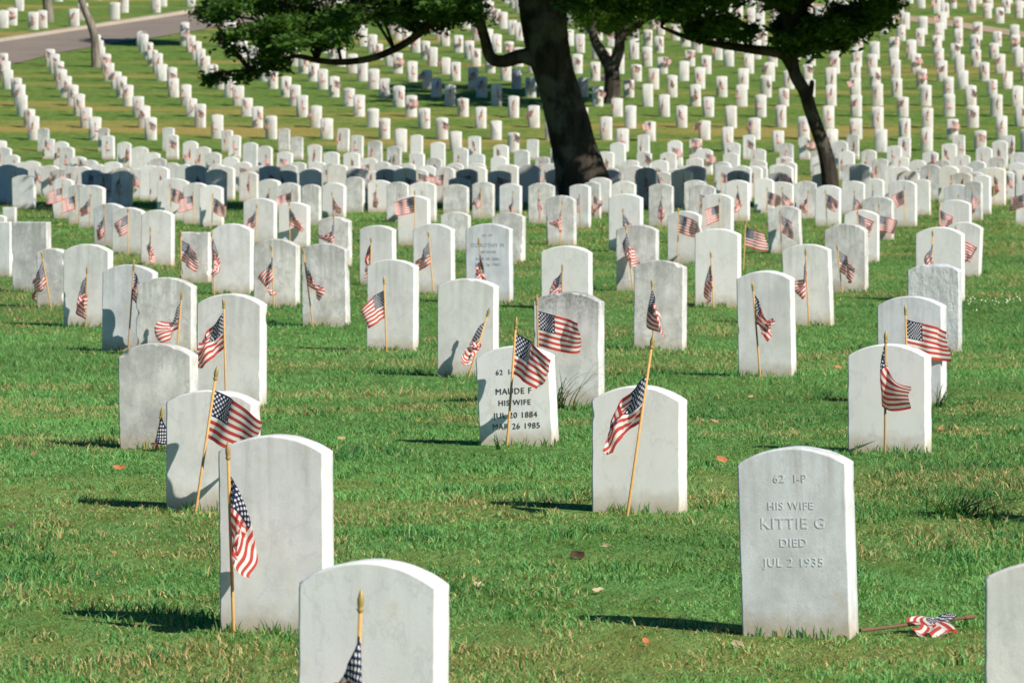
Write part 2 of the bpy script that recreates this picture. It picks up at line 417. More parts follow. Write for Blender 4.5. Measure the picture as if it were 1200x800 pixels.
# measured stones: left, right, top, base (photo pixels), tilt in degrees (+ leans right), material, flat top, label, flag
# flag: (base x, tip x, tip y, cloth top y, side, wind, label)
NEAR = [
 (347,526,657,940, .5,'marble_clean',0,'big white headstone nearest the viewer, cut off by the bottom edge','',
   (414,423,697,742,-1,.05,'flag with gilded tip before the nearest headstone at the bottom edge')),
 (257,393,510,741, -.6,'marble',0,'tall plain headstone directly behind the nearest one, limp flag on its face edge','',
   (274,267,523,556,1,.12,'limp flag hanging in a fan before the tall second headstone, striped tail swung outwards')),
 (194,306,457,598, -.3,'marble',0,'plain headstone with blurred striped flag blowing before it, behind the tall second headstone','',
   (229,254,433,457,1,.55,'flag on steeply slanted stick, its striped end blurred in the breeze')),
 (139,234,402,526, -1.0,'marble_stained',0,'grey mottled headstone with nibbled lower edge and short slanted stick beside it','',
   (183,190,480,486,1,.03,'short half-hidden flag on a dark low stick by the mottled headstone')),
 (869,1007,524,746, -1.8,'marble_streaked',0,'bluish streaked headstone leaning slightly, five carved lines, chipped edge, no standing flag','kittie',None),
 (693,806,452,600, 0,'marble_clean',0,'low white headstone with long stick shadow and brown stain near its foot','',
   (735,765,396,440,-1,.22,'flag slipped low on a tilted golden stick before the low white brown-stained headstone')),
 (562,656,405,522, -3.2,'marble_clean',0,'low leaning white headstone with five lines of black lettering','maude',
   (594,605,375,390,1,.42,'flag with clear stars slanting across the black lettered headstone')),
 (1153,1312,658,940, 0,'marble',0,'headstone cut off by the right edge at the bottom corner','',None),
 (1247,1362,428,617, 0,'marble',0,'headstone beyond the right edge whose jagged shadow falls onto the lawn','',None),
 (993,1092,403,530, 0,'marble_clean',0,'clean white headstone with upright flag in the middle of its face, right side','',
   (1037,1038,391,402,1,.05,'upright flag with narrow folds on the clean white headstone at right')),
 (1028,1110,347,472, -.6,'marble_streaked',0,'grey headstone behind the clean white one, big open flag across its corner','',
   (1064,1061,360,374,1,1.0,'big open flag flying flat with every star showing at right')),
 (1064,1128,308,412, 0,'marble_rough',0,'rough pitted blue grey headstone without a flag','',None),
 (1073,1131,266,353, 0,'marble_clean',0,'smooth white headstone just behind the rough pitted one','',
   (1091,1093,271,283,-1,.05,'folded flag on the smooth white headstone behind the rough pitted one')),
 (1107,1150,260,326, 2.8,'marble',0,'leaning headstone half hidden by the smooth white one, tipped outwards','',
   (1122,1120,266,278,1,.55,'flag tail poking out beside the smooth white headstone')),
 (1100,1139,234,287, 0,'marble',0,'small white headstone behind the leaning half-hidden one','',
   (1103,1101,238,246,1,.4,'flag at the edge of the small white headstone above the leaning one')),
 (919,978,286,381, -2.2,'marble',0,'headstone tipping slightly back to one side, straight gilded flag stick on it','',
   (948,944,293,304,-1,.06,'narrow furled flag on the tipping headstone right of centre')),
 (966,1018,262,342, 0,'marble_stained',0,'yellowish streaked headstone with a wide spread flag at its lower corner','',
   (987,981,288,293,1,.3,'spread flag with slanting stripes at the yellowish streaked headstone')),
 (989,1031,246,309, 0,'marble',0,'white headstone peeping out behind the yellowish streaked one','',
   (1007,1005,247,251,1,.5,'flag slanting down over the headstone behind the yellowish streaked one')),
 (1010,1048,230,281, 0,'marble_stained',0,'dull headstone with a pink striped flag blowing off its side','',
   (1029,1030,239,252,1,.9,'pink striped flag blowing sideways off the dull headstone')),
 (901,941,241,297, -2.8,'marble_stained',0,'grey leaning headstone standing alone in front of the slim dark tree','',
   (916,914,247,252,1,.4,'flag slanting down the grey leaning headstone below the slim tree')),
 (865,934,317,441, -.6,'marble',0,'tall headstone with red striped flag before it, standing alone right of centre','',
   (891,882,333,344,1,.16,'bright flag with bold red stripes on the tall lone headstone')),
 (814,869,268,359, 0,'marble_clean',0,'bright headstone with a dark flag shadow down its left half','',
   (836,833,296,309,-1,.06,'furled flag beside its own dark shadow on the bright headstone')),
 (742,805,305,411, 0,'marble_stained',0,'white headstone with cracked grey veins and nibbled corners','',
   (766,764,329,338,-1,.04,'thin furled flag on the headstone with cracked veins')),
 (722,773,263,341, 0,'marble_stained',0,'pale headstone with diagonal vein, behind the veined and nibbled one','',
   (742,733,264,272,1,.05,'thin dark flag on a leaning stick by the pale diagonal veined headstone')),
 (713,754,227,295, 0,'marble_clean',0,'white headstone with a speckled top right below the big trunk','',
   (731,730,245,250,1,.06,'small dark flag low on the speckled headstone below the big trunk')),
 (782,823,247,309, 0,'marble',0,'headstone with an open striped flag held out square on its face','',
   (794,795,245,251,1,.75,'open flag with slanting white stripes on the headstone right of centre')),
 (822,860,227,285, 0,'marble',0,'headstone with a dark flag and shadow across its middle, right of the open striped flag','',
   (843,843,233,240,-1,.7,'dark flag blowing left over the headstone behind the open striped flag')),
 (634,695,288,362, 0,'marble_clean',0,'broad white headstone behind the dark topped one','',
   (658,659,311,317,-1,.12,'flag peeping up before the broad white headstone at centre')),
 (625,709,342,475, 0,'marble_black',0,'headstone with blackened top, open flag and long weeds at its foot','',
   (633,629,348,364,1,1.0,'open waving flag in front of the headstone with blackened top')),
 (640,676,229,287, 0,'marble_stained',0,'dull yellow grey headstone below the big trunk with a pale flag','',
   (656,659,236,243,-1,.10,'pale faded flag on the dull yellow grey headstone')),
 (546,602,262,356, -.4,'marble_streaked',0,'bluish headstone with five faint carved lines, centre, partly behind another','dorothy',
   (566,561,280,297,1,.06,'furled flag crossing the faint carved lines of the bluish headstone')),
 (576,616,249,309, 0,'marble_stained',0,'headstone just behind the bluish carved one','',None),
 (512,585,326,441, .3,'marble',0,'headstone with thin dry stem shadow, flag stick leaning at its right side','',
   (549,573,363,377,-1,.14,'dark flag on a stick leaning to the right before the stem-shadowed headstone')),
 (429,491,304,411, 0,'marble',0,'square looking headstone at centre left with a wide open flag left of its stick','',
   (453,450,326,340,-1,.42,'wide flag drooping left of a tall golden stick')),
 (484,534,262,344, -.5,'marble',0,'headstone leaning a touch, ragged bunched flag on its face','',
   (508,502,272,283,-1,.18,'bunched ragged flag on the leaning headstone at centre left')),
 (421,465,264,334, 0,'marble',0,'small headstone behind the square looking one','',
   (434,435,279,285,-1,.1,'small drooping flag at the headstone behind the square looking one')),
 (466,505,229,287, 0,'marble_clean',0,'bright headstone with a windblown dark flag and its long vertical shadow','',
   (486,486,224,230,-1,.95,'windblown dark flag streaming left of its stick')),
 (516,552,248,296, 0,'marble_stained',0,'short grey headstone without flag, centre left below the trees','',None),
 (354,411,285,383, -.8,'marble_stained',0,'beige headstone with a triangular flag spread at its left edge','',
   (367,355,292,306,1,.16,'triangular spread flag on a slanting stick at the beige headstone')),
 (297,352,280,360, 0,'marble_stained',0,'headstone with a dark blotch at its top and a narrow flag below it','',
   (321,318,288,299,-1,.03,'narrow hanging flag under the dark blotch of its headstone')),
 (373,413,254,312, 0,'marble_stained',0,'brownish headstone behind the beige one with flag','',
   (391,391,252,258,-1,.06,'flag hanging before the brownish headstone')),
 (326,364,237,292, 0,'marble_clean',0,'small bright headstone above the blotched one','',
   (340,339,237,243,1,.2,'neat small flag with pale stripes on the bright headstone above the blotched one')),
 (285,325,232,285, 0,'marble',0,'pale headstone left of the small bright one above the blotch','',
   (299,301,240,246,-1,.2,'tiny flag left of the neat one on a pale headstone')),
 (119,185,310,411.5, 0,'marble_streaked',0,'headstone with its lower half in deep blue shadow','',
   (150,157,310,318,1,.12,'dark flag on a leaning stick before the half shadowed headstone')),
 (159,231,325,415.6, 0,'marble_stained',0,'dark streaked headstone overlapping the half shadowed one','',
   (207,213,344,351,-1,.12,'striped flag rising behind the mottled headstone'),),
 (230,313,344,479, .2,'marble',0,'tall grey headstone with a flag and a crisp flag shadow at its left','',
   (265,262,352,366,-1,.2,'big flag with bold stars before the tall grey headstone at left')),
 (74,133,286,383, 0,'marble',0,'round headstone with a short flag and blue shadow in its lower corner','',
   (100,102,314,323,-1,.05,'short fat flag before the blue shadowed corner at left')),
 (43,82,291,361, 0,'marble_stained',0,'brown stained headstone wedged between two paler ones at left','',
   (60,49,296,305,-1,.1,'flag on a backward slanting stick before the brown stained headstone')),
 (14,61,260,342, 0,'marble_stained',1,'square topped headstone with a grey smear across it, left edge','',None),
 (-22,17,260,324, 0,'marble',1,'square topped headstone cut off by the left edge','',None),
 (-12,9,252,305, 0,'marble',0,'sliver of a round headstone at the left edge','',None),
 (3,20,243,262, 0,'marble',1,'tiny square marker stone near the left edge','',None),
 (165,205,246,311, 0,'marble',0,'white headstone with a bright hanging flag, nearest of its left cluster','',
   (178,176,267,273,1,.04,'flag hanging near the ground on the nearest headstone of the left cluster')),
 (131,171,243,298, 0,'marble',0,'middle headstone of the left cluster with a flag blowing left','',
   (150,150,245,252,-1,.45,'flag blowing left at the middle headstone of the left cluster')),
 (110,148,238,289, 0,'marble_streaked',0,'hindmost headstone of the left cluster, bluish','',
   (124,122,240,253,-1,.1,'pink flag on the hindmost bluish headstone of the left cluster')),
 (211,249,272,331, 0,'marble_stained',1,'low square topped headstone with a flag at its left corner','',
   (212,212,272,281,1,.35,'dark flag at the corner of the low square topped headstone')),
 (248,298,262,345, 0,'marble',0,'smooth pale headstone beside the low square topped one','',
   (251,248,272,278,1,.1,'narrow flag at the edge between square topped and smooth headstone')),
]
# the front line under the trees: left, right, top, base
FRONT = [(61,87,209,256),(80,105,216,262),(92,124,217,267),(184,222,209,258),(215,246,214,262),(234,263,217,266),(303,330,210,249),(326,353,214,256),(353,377,216,264),(377,406,214,255),
 (405,428,207,249),(431,459,211,249),(453,480,213,260),(480,512,213,260),(519,550,216,251),(526,552,208,243),(553,580,213,256),(585,612,215,252),(619,651,214,262),(667,693,216,267),(684,705,213,256),(690,717,208,250),(717,746,212,251),
 (760,790,215,265),(807,839,216,262),(801,828,211,250),(850,879,211,259),(884,908,209,250),(899,931,213,248),(931,958,212,256),(955,986,217,265),(986,1014,212,252),(1014,1037,209,247),(1041,1075,211,265),(1072,1091,210,252),
 (1106,1138,216,257),(1131,1152,212,258),(1141,1162,205,251),(1190,1222,211,264)]
ORD = ['zeroth','first','second','third','fourth','fifth','sixth','seventh','eighth','ninth','tenth','eleventh','twelfth','thirteenth','fourteenth','fifteenth','sixteenth','seventeenth','eighteenth','nineteenth','twentieth',
 'twenty-first','twenty-second','twenty-third','twenty-fourth','twenty-fifth','twenty-sixth','twenty-seventh','twenty-eighth','twenty-ninth','thirtieth','thirty-first','thirty-second','thirty-third','thirty-fourth','thirty-fifth','thirty-sixth','thirty-seventh','thirty-eighth','thirty-ninth','fortieth','forty-first','forty-second']
for k, (l, r, t_, b) in enumerate(FRONT):
    fl = None
    if k not in (8, 10, 14, 15, 21, 34, 37):
        bx = l + (r - l) * random.uniform(.38, .6); ty = t_ + (b - t_) * random.uniform(.12, .3)
        fl = (bx, bx + random.uniform(-2, 2), ty, ty + 4, random.choice((-1, 1)), random.choice((.03, .05, .05, .08, .1, .15, .25, .5, .8)),
              f'small flag before the {ORD[k + 1]} headstone from the left in the front line under the trees')
    NEAR.append((l, r, t_, b, random.gauss(0, .5), random.choice(('marble', 'marble', 'marble_clean', 'marble_stained')), 0,
                 f'{ORD[k + 1]} headstone from the left in the front line just before the tree shade', '', fl))

flags = []   # (base point, tip point, cloth drop along the stick, side, wind, label, scale, stone plane)
nfx, nfy = math.sin(YAW), -math.cos(YAW)      # the way the faces look (towards -y and a little -x)
def add_flag(X0, d0, bx, tx, ty, cy, side, wind, label, plane=None, scale=1.0, gap=None):
    """planted in front of the face whose centre is (X0, d0)"""
    gap = random.uniform(.07, .13) if gap is None else gap
    X = (bx - CX) * d0 / F
    d = d0 if plane is not None else d0 - (T / 2 + gap - nfx * (X - X0)) / math.cos(YAW)
    s = F / d
    dt = d - random.uniform(.02, .06)
    top = at_d(tx, ty, dt); X = (bx - CX) / s
    frac = (cy - ty) / s
    flags.append(dict(base=(X, d, tz(d)), top=top, drop=frac, side=side, wind=wind, label=label, scale=scale, c=plane))

def text_mesh(lines, width_hint):
    """lines: (string, height of capitals, z of baseline) -> one mesh of raised or inlaid letters"""
    parts = []
    for s, hgt, z, dx in lines:
        cu = bpy.data.curves.new('t', 'FONT'); cu.body = s; cu.size = hgt / .70; cu.align_x = 'CENTER'; cu.extrude = .0012; cu.resolution_u = 4
        cu.space_character = 1.12; cu.space_word = 1.1
        o = bpy.data.objects.new('t', cu); col.objects.link(o)
        bpy.context.view_layer.update()
        me = bpy.data.meshes.new_from_object(o.evaluated_get(bpy.context.evaluated_depsgraph_get()))
        v = [(p.co.x + dx, -p.co.z, p.co.y + z) for p in me.vertices]; f = [tuple(q.vertices) for q in me.polygons]
        parts.append((v, f)); bpy.data.objects.remove(o); bpy.data.curves.remove(cu); bpy.data.meshes.remove(me)
    V, Fc = [], []
    for v, f in parts:
        Fc += [tuple(i + len(V) for i in q) for q in f]; V += v
    me = bpy.data.meshes.new('lettering'); me.from_pydata(V, [], Fc); me.update(); return me

for k, (l, r, t_, b, tilt, m, flat, label, text, fl) in enumerate(NEAR):
    d = depth_at(b) ; s = F / d
    phi = -YAW - math.atan((((l + r) / 2) - CX) / F)
    tw = T if (r - l) / s > .25 else .07
    w = ((r - l) / s - tw * math.sin(phi)) / math.cos(phi)
    h = (b - t_) / s
    near = b > 300
    d += .03
    X = ((l + r) / 2 - CX) * d / F
    me = stone_mesh(w, h, 0 if flat else min(.055, .15 * w) * random.uniform(.85, 1.1), near, k + 1, tw, {'marble_stained': 2.2, 'marble_rough': 2.6, 'marble': 1.0, 'marble_streaked': .5}.get(m, .9) if k != 3 else 2.6)
    o = put_stone(me, X, d, YAW + R(random.gauss(0, 1.2) if near else random.gauss(0, 2)), R(tilt), M[m], label, lean=R(random.gauss(0, .8)))
    stones.append(dict(o=o, X=X, d=d, w=w, h=h))
    if text:
        if text == 'maude':
            L = [('62  I-P', .022, h - .125, -.03), ('MAUDE F', .026, h - .212, .0), ('HIS WIFE', .024, h - .262, .002), ('JUL 20 1884', .025, h - .318, .004), ('MAR 26 1985', .025, h - .367, .004)]; tm = M['letter']
        elif text == 'kittie':
            L = [('62  I-P', .024, h - .105, -.005), ('HIS WIFE', .023, h - .187, -.005), ('KITTIE G', .033, h - .245, .0), ('DIED', .025, h - .30, 0), ('JUL 2 1935', .026, h - .36, .0)]; tm = M['marble_streaked']
        else:
            L = [('62  I-P', .018, h - .10, 0), ('DOROTHY M', .030, h - .185, 0), ('HIS WIFE', .022, h - .235, 0), ('MAR 28 1886', .022, h - .29, 0), ('NOV 26 1983', .022, h - .335, 0)]; tm = M.setdefault('letter_grey', simple('faded grey lettering', (.27, .29, .33), .8))
        tmo = new_obj('lettering', text_mesh(L, w), tm, o); tmo.location = (-.0, -tw / 2 - .0005, 0)
        if text == 'kittie':
            tmo.scale = (1, .75, 1)
    if fl:
        bx, tx, ty, cy, side, wind, fl_label = fl
        add_flag(X, d, bx, tx, ty, cy, side, wind, fl_label, gap=.16 if (text == '' and label.startswith('low white')) else None)
        flags[-1]['plane'] = (X, d)
# the flag that stands on the open grass and the short marker behind
d_ = depth_at(318)
add_flag(0, d_, 871, 874, 258, 266, 1, .8, 'flag blowing to the right on open grass beside the bright headstone', plane=1)
flags[-1]['plane'] = None

# ------------------------------------------------------------------ cloth: a small position-based simulation, all flags at once
NU, NV = 21, 14
def simulate(fl, steps=300, iters=9):
    n = len(fl); H, L = .180, .272
    P = np.zeros((n, NU, NV, 3)); r = np.random.default_rng(5)
    sc = np.array([f['scale'] for f in fl]); wind = np.array([f['wind'] for f in fl]); side = np.array([f['side'] for f in fl])
    for k, f in enumerate(fl):
        b, t = np.array(f['base']), np.array(f['top']); ax = (b - t) / np.linalg.norm(b - t)
        a = r.uniform(.15, .6) if f['wind'] < .5 else r.uniform(-.05, .2)
        dr = np.array([f['side'] * math.cos(a), -math.sin(a), 0])
        uu = np.linspace(0, L * f['scale'], NU); vv = np.linspace(0, H * f['scale'], NV)
        P[k] = (t + ax * f['drop'])[None, None] + uu[:, None, None] * dr + vv[None, :, None] * ax
        wv = np.sin(uu * r.uniform(18, 34) + r.uniform(0, 6))[:, None] * .012 * (uu / uu[-1])[:, None] + r.normal(0, .002, (NU, NV))
        P[k, :, :, 1] += wv
        P[k, :, :, 0] += f['side'] * .5 * np.abs(wv)
    Q = P.copy(); pin = P[:, 0].copy()
    plane = np.array([(f['plane'][0], f['plane'][1]) if f.get('plane') else (0, 1e6) for f in fl])
    gz = np.array([f['base'][2] for f in fl]); axx = np.array([[f['base'][0], f['base'][1]] for f in fl])
    sl = slice
    groups = []
    for p in (0, 1):
        groups.append(((sl(None), sl(p, NU - 1, 2)), (sl(None), sl(p + 1, NU, 2)), 1.0))
        groups.append(((sl(None), sl(None), sl(p, NV - 1, 2)), (sl(None), sl(None), sl(p + 1, NV, 2)), 1.0))
    for p in (0, 1):
        groups.append(((sl(None), sl(p, NU - 1, 2), sl(0, NV - 1)), (sl(None), sl(p + 1, NU, 2), sl(1, NV)), .10))
        groups.append(((sl(None), sl(p, NU - 1, 2), sl(1, NV)), (sl(None), sl(p + 1, NU, 2), sl(0, NV - 1)), .10))
    for p in range(3):
        groups.append(((sl(None), sl(p, NU - 3, 3)), (sl(None), sl(p + 3, NU, 3)), .020))
    rest = []
    for A, B, k in groups:
        a, b = P[A], P[B]; m = min(a.shape[1], b.shape[1]); m2 = min(a.shape[2], b.shape[2])
        rest.append((m, m2, None))
    U0 = np.linspace(0, L, NU)[:, None] * np.ones(NV); V0 = np.ones(NU)[:, None] * np.linspace(0, H, NV)
    G0 = np.stack([U0, V0], -1)[None]
    rl = []
    for (A, B, k), (m, m2, _) in zip(groups, rest):
        a, b = G0[A][:, :m, :m2], G0[B][:, :m, :m2]
        rl.append(np.linalg.norm(a - b, axis=-1)[..., None] * sc[:, None, None, None])
    W = np.ones((1, NU, NV, 1)); W[:, 0] = 0
    dt = 1 / 60.
    l1 = L / (NU - 1) * sc[:, None, None] * 1.02; l2 = H / (NV - 1) * sc[:, None, None] * 1.02
    ph = r.uniform(0, 6.28, n)
    for st in range(steps):
        vel = (P - Q) * (.965 if st < steps * .8 else .9); Q = P.copy()
        acc = np.zeros_like(P); acc[..., 2] = -9.8
        gust = wind[:, None, None] * 34 * (1 + .15 * math.sin(st * .11))
        acc[..., 0] += gust * side[:, None, None]
        wave = np.sin(np.arange(NU)[None, :, None] * .62 + np.arange(NV)[None, None, :] * .13 - st * .33 + ph[:, None, None])
        acc[..., 1] += (wind[:, None, None] * 40 + 1.5) * wave - 1.0
        P = P + (vel + acc * dt * dt) * W
        for it in range(iters):
            for (A, B, k), (m, m2, _), L0 in zip(groups, rest, rl):
                a = P[A][:, :m, :m2]; b = P[B][:, :m, :m2]
                dlt = b - a; ln = np.sqrt((dlt * dlt).sum(-1, keepdims=True)) + 1e-9
                c = dlt * ((ln - L0) / ln) * (.5 * k)
                if k < .1: c = np.where(ln < L0, c, 0)
                a += c; b -= c
            P[:, 0] = pin
            if it in (2, 5, iters - 1):      # no thread grows longer than it is: sweep out from the stick
                for i in range(1, NU):
                    dl = P[:, i] - P[:, i - 1]; ln = np.sqrt((dl * dl).sum(-1, keepdims=True)) + 1e-9
                    P[:, i] -= dl * (np.maximum(ln - l1, 0) / ln)
                for j in range(1, NV):
                    dl = P[:, 1:, j] - P[:, 1:, j - 1]; ln = np.sqrt((dl * dl).sum(-1, keepdims=True)) + 1e-9
                    P[:, 1:, j] -= dl * (np.maximum(ln - l2, 0) / ln) * .5
                    P[:, 1:, j - 1] += dl * (np.maximum(ln - l2, 0) / ln) * .5
        gpl = nfx * (P[..., 0] - plane[:, 0][:, None, None]) + nfy * (P[..., 1] - plane[:, 1][:, None, None]) - (T / 2 + .012)
        push = np.where((gpl < 0) & (plane[:, 1] < 1e5)[:, None, None], -gpl, 0)
        P[..., 0] += push * nfx; P[..., 1] += push * nfy
        P[..., 2] = np.maximum(P[..., 2], gz[:, None, None] + .03)
    return P

k_ = np.arange((NU - 1) * (NV - 1)); ci, cj = k_ // (NV - 1), k_ % (NV - 1)
CQ = np.stack([ci * NV + cj, (ci + 1) * NV + cj, (ci + 1) * NV + cj + 1, ci * NV + cj + 1], 1)
UVV = np.stack([np.repeat(np.linspace(0, 1, NU), NV), np.tile(np.linspace(1, 0, NV), NU)], 1)
def set_uv(me, uvv):
    li = np.zeros(len(me.loops), np.int32); me.loops.foreach_get('vertex_index', li)
    me.uv_layers.new(name='UVMap').data.foreach_set('uv', uvv[li].astype(np.float32).ravel())
def cloth_mesh(P):
    me = mesh_np('flag_cloth', P.reshape(-1, 3), CQ, smooth=True); set_uv(me, UVV); return me
def rod(a, b, r0, r1, n=8, below=.1):
    a, b = np.array(a), np.array(b); ax = (b - a) / np.linalg.norm(b - a); a = a - ax * below
    e1 = np.cross(ax, [.2, 1, .1]); e1 /= np.linalg.norm(e1); e2 = np.cross(ax, e1)
    th = np.arange(n) * 2 * np.pi / n; c = np.outer(np.cos(th), e1) + np.outer(np.sin(th), e2)
    V = np.vstack([a + c * r0, b + c * r1, [b]]); k = np.arange(n)
    return V, np.stack([k, (k + 1) % n, (k + 1) % n + n, k + n], 1), np.stack([k + n, (k + 1) % n + n, np.full(n, 2 * n)], 1)
def tip_mesh(b, ax):
    e1 = np.cross(ax, [.2, 1, .1]); e1 /= np.linalg.norm(e1); e2 = np.cross(ax, e1)
    prof = [(.0, .0062), (.006, .0095), (.010, .0065), (.016, .008), (.030, .0088), (.045, .005), (.056, .0008)]
    n = 10; th = np.arange(n) * 2 * np.pi / n; c = np.outer(np.cos(th), e1) + np.outer(np.sin(th), e2)
    V = np.concatenate([b + ax * (h - .04) + c * r for h, r in prof]); q = []
    k = np.arange(n)
    for i in range(len(prof) - 1): q.append(np.stack([i * n + k, i * n + (k + 1) % n, (i + 1) * n + (k + 1) % n, (i + 1) * n + k], 1))
    return mesh_np('pole_tip', V, np.concatenate(q), smooth=True)

# eight loose shapes for the distant flags, then the measured ones
gen = [dict(base=(0, 0, 0), top=(random.uniform(-.03, .03), -.04, .56), drop=.05, side=sd, wind=w, scale=1.0) for sd in (1, -1) for w in (.05, .15, .45, .9)]
allP = simulate(gen + flags)
genP, nearP = allP[:8], allP[8:]

for f, P in zip(flags, nearP):
    base = np.array(f['base']); top = np.array(f['top']) - base; ax = top / np.linalg.norm(top)
    e = empty('grave_flag', tuple(base)); tag(e, f['label'], 'flag', GROUP_F)
    close = f['base'][1] < 62
    m = M['wood'] if random.random() < .75 else M['wood_dark']
    v, q, t = rod((0, 0, 0), top - ax * .035, .0056, .0052); new_obj('flag_pole', mesh_np('flag_pole', v, q, t, smooth=True), m, e)
    new_obj('flag_cloth', cloth_mesh(P - base), M['flag'], e)
    new_obj('pole_tip', tip_mesh(top, ax), M['tip'] if random.random() < .7 else M['wood_dark'], e)

# the fallen flag lying on the grass beside the streaked headstone
b0 = np.array(at(1008, 747)); b1 = np.array(at(1133, 735)); b0[2] += .022; b1[2] += .032
e = empty('grave_flag', tuple(b0)); tag(e, 'fallen flag lying crumpled on the grass with its dark stick, beside the streaked headstone', 'flag', GROUP_F)
v, q, t = rod((0, 0, 0), b1 - b0, .006, .0055, below=0); new_obj('flag_pole', mesh_np('flag_pole', v, q, t), M['wood_old'], e)
ax = (b1 - b0) / np.linalg.norm(b1 - b0); new_obj('pole_tip', tip_mesh((b1 - b0) + ax * .03, ax), M['wood_old'], e)
uu, vv = np.meshgrid(np.linspace(0, 1, NU), np.linspace(0, 1, NV), indexing='ij')
# rumpled: hoist lies along the stick, the fly is gathered towards the viewer
pts = np.zeros((NU, NV, 3)); along = 1 - vv
start = (b1 - b0) * .86
pts[:] = start - ax * (vv * .17)[..., None]
fall = uu * .16 * (1 + .2 * np.sin(vv * 5))
pts[..., 1] -= fall; pts[..., 0] += uu * (.5 - vv) * -.03 + .018 * np.sin(uu * 9 + vv * 4)
pts[..., 2] += .010 +   .013 * np.abs(np.sin(uu * 7.0 + vv * 5.5)) * (1 - .4 * uu) - .042 * uu + .012 * np.sin(vv * 14) * uu
pts[..., 2] = np.maximum(pts[..., 2], -.03)
new_obj('flag_cloth', cloth_mesh(pts), M['flag'], e)

# ------------------------------------------------------------------ graves farther off: rows of a lattice
far_variants = []
for k in range(6):
    w = random.uniform(.33, .36)
    far_variants.append(stone_mesh(w, .60, random.uniform(.045, .06), False, 900 + k))
for k in range(6):      # the hillside stones: plainer heads
    far_variants.append(stone_mesh(random.uniform(.33, .36), .60, random.uniform(.02, .034), False, 930 + k))
far_m = ['marble', 'marble', 'marble_clean', 'marble_stained', 'marble', 'marble_clean']
far_flag = []
for k in range(8):
    v, q, t = rod((0, 0, 0), np.array(gen[k]['top']), .0062, .0056, n=5)
    Pc = genP[k][::2, ::2] if False else genP[k]
    V, Q, Tt = join([(v, q, t), (Pc.reshape(-1, 3), CQ, [])])
    me = mesh_np('grave_flag', V, Q, Tt, smooth=True)
    uv = np.zeros((len(V), 2)); uv[len(v):] = UVV; set_uv(me, uv)
    me.materials.append(M['wood']); me.materials.append(M['flag'])
    mi = np.zeros(len(me.polygons), np.int32); mi[len(q):len(q) + len(CQ)] = 1; me.polygons.foreach_set('material_index', mi)
    far_flag.append(me)

TREES_AT = [(1.15, 85.0), (4.75, 86.5)]
rows = []                       # (kind, row number, [(X, d)])
for k in range(13):
    rows.append(['packed', k + 1, 86.6 + 3.5 * k])
hd = 133.2; k = 1
while hd < 246:
    rows.append(['hill', k, hd]); hd += 3.1 if hd < 150 else 3.55; k += 1
cells = []
XC = [-10.8]                    # where each file of graves crosses the foot of the hill: a little closer together towards the right
for c in range(75): XC.append(XC[-1] + float(np.interp(XC[-1], [-10, -4, 4, 9], [1.46, 1.40, 1.25, 1.2])))
for c in range(25): XC.insert(0, XC[0] - 1.42)
def file_shift(d):              # the files bend as they climb
    q = np.linspace(133, d, 60); k = np.interp(q, [133, 140, 160, 185, 200], [.135, .14, .11, .07, .06])
    return -float(np.sum((k[1:] + k[:-1]) / 2 * np.diff(q)))
for kind, k, d in rows:
    half = .09 * d * 1.12 + .5
    sh = file_shift(d)
    for c in range(-25, 75):
        X = XC[c + 25] + sh + random.gauss(0, .05)
        dd = d + random.gauss(0, .12)
        if kind == 'hill' and c < 0 and k > 1: continue
        if abs(X) > half: continue
        if random.random() < .02: continue
        if on_road(X, dd): continue
        if rA[0, 0] < X < -4 and dd > np.interp(X, rA[:, 0], rA[:, 1]): continue   # beyond the road: placed by hand below
        if k == 1 and any(abs(X - q['X']) < .42 and abs(dd - q['d']) < 3 for q in stones): continue
        if any(math.hypot(X - a, dd - b) < .9 for a, b in TREES_AT): continue
        cells.append(dict(kind=kind, row=k, X=X, d=dd, sz=random.choice((1, 1, 1.03, 1.06, .96, .92, .85)) * (.93 if kind == 'hill' else 1), sx=random.uniform(.95, 1.05) * (.82 if kind == 'hill' else .97)))
for (l, r, t_, b) in [(0,8,20,33),(10,18,12,30),(17,28,0,13),(33,45,17,35),(45,54,17,33),(81,93,11,31),(92,102,5,24),(128,141,2,23),(140,150,-5,15),(175,190,-4,15),(185,195,-8,8),(217,230,-6,8),(150,160,-22,-2),(62,74,-18,2),(108,120,-20,0)]:
    X, d, z = at((l + r) / 2, b); cells.append(dict(kind='upper', row=0, X=X, d=d, sz=.98, sx=1))
def inframe(c):
    s = F / c['d']; x = CX + c['X'] * s; y = HY - tz(c['d']) * s
    return 2 < x < 1198 and y > 4
budget = 300 - len(NEAR)
ind = sorted([c for c in cells if inframe(c) and c['kind'] != 'upper'], key=lambda c: (c['kind'] != 'packed', c['row']))[:budget]
for c in ind: c['ind'] = True
protos = {}
count = {}
ind.sort(key=lambda c: (c['kind'] != 'packed', c['row'], c['X']))
nflag = 0; flag_budget = 300 - len(flags) - 1
fprotos = {}
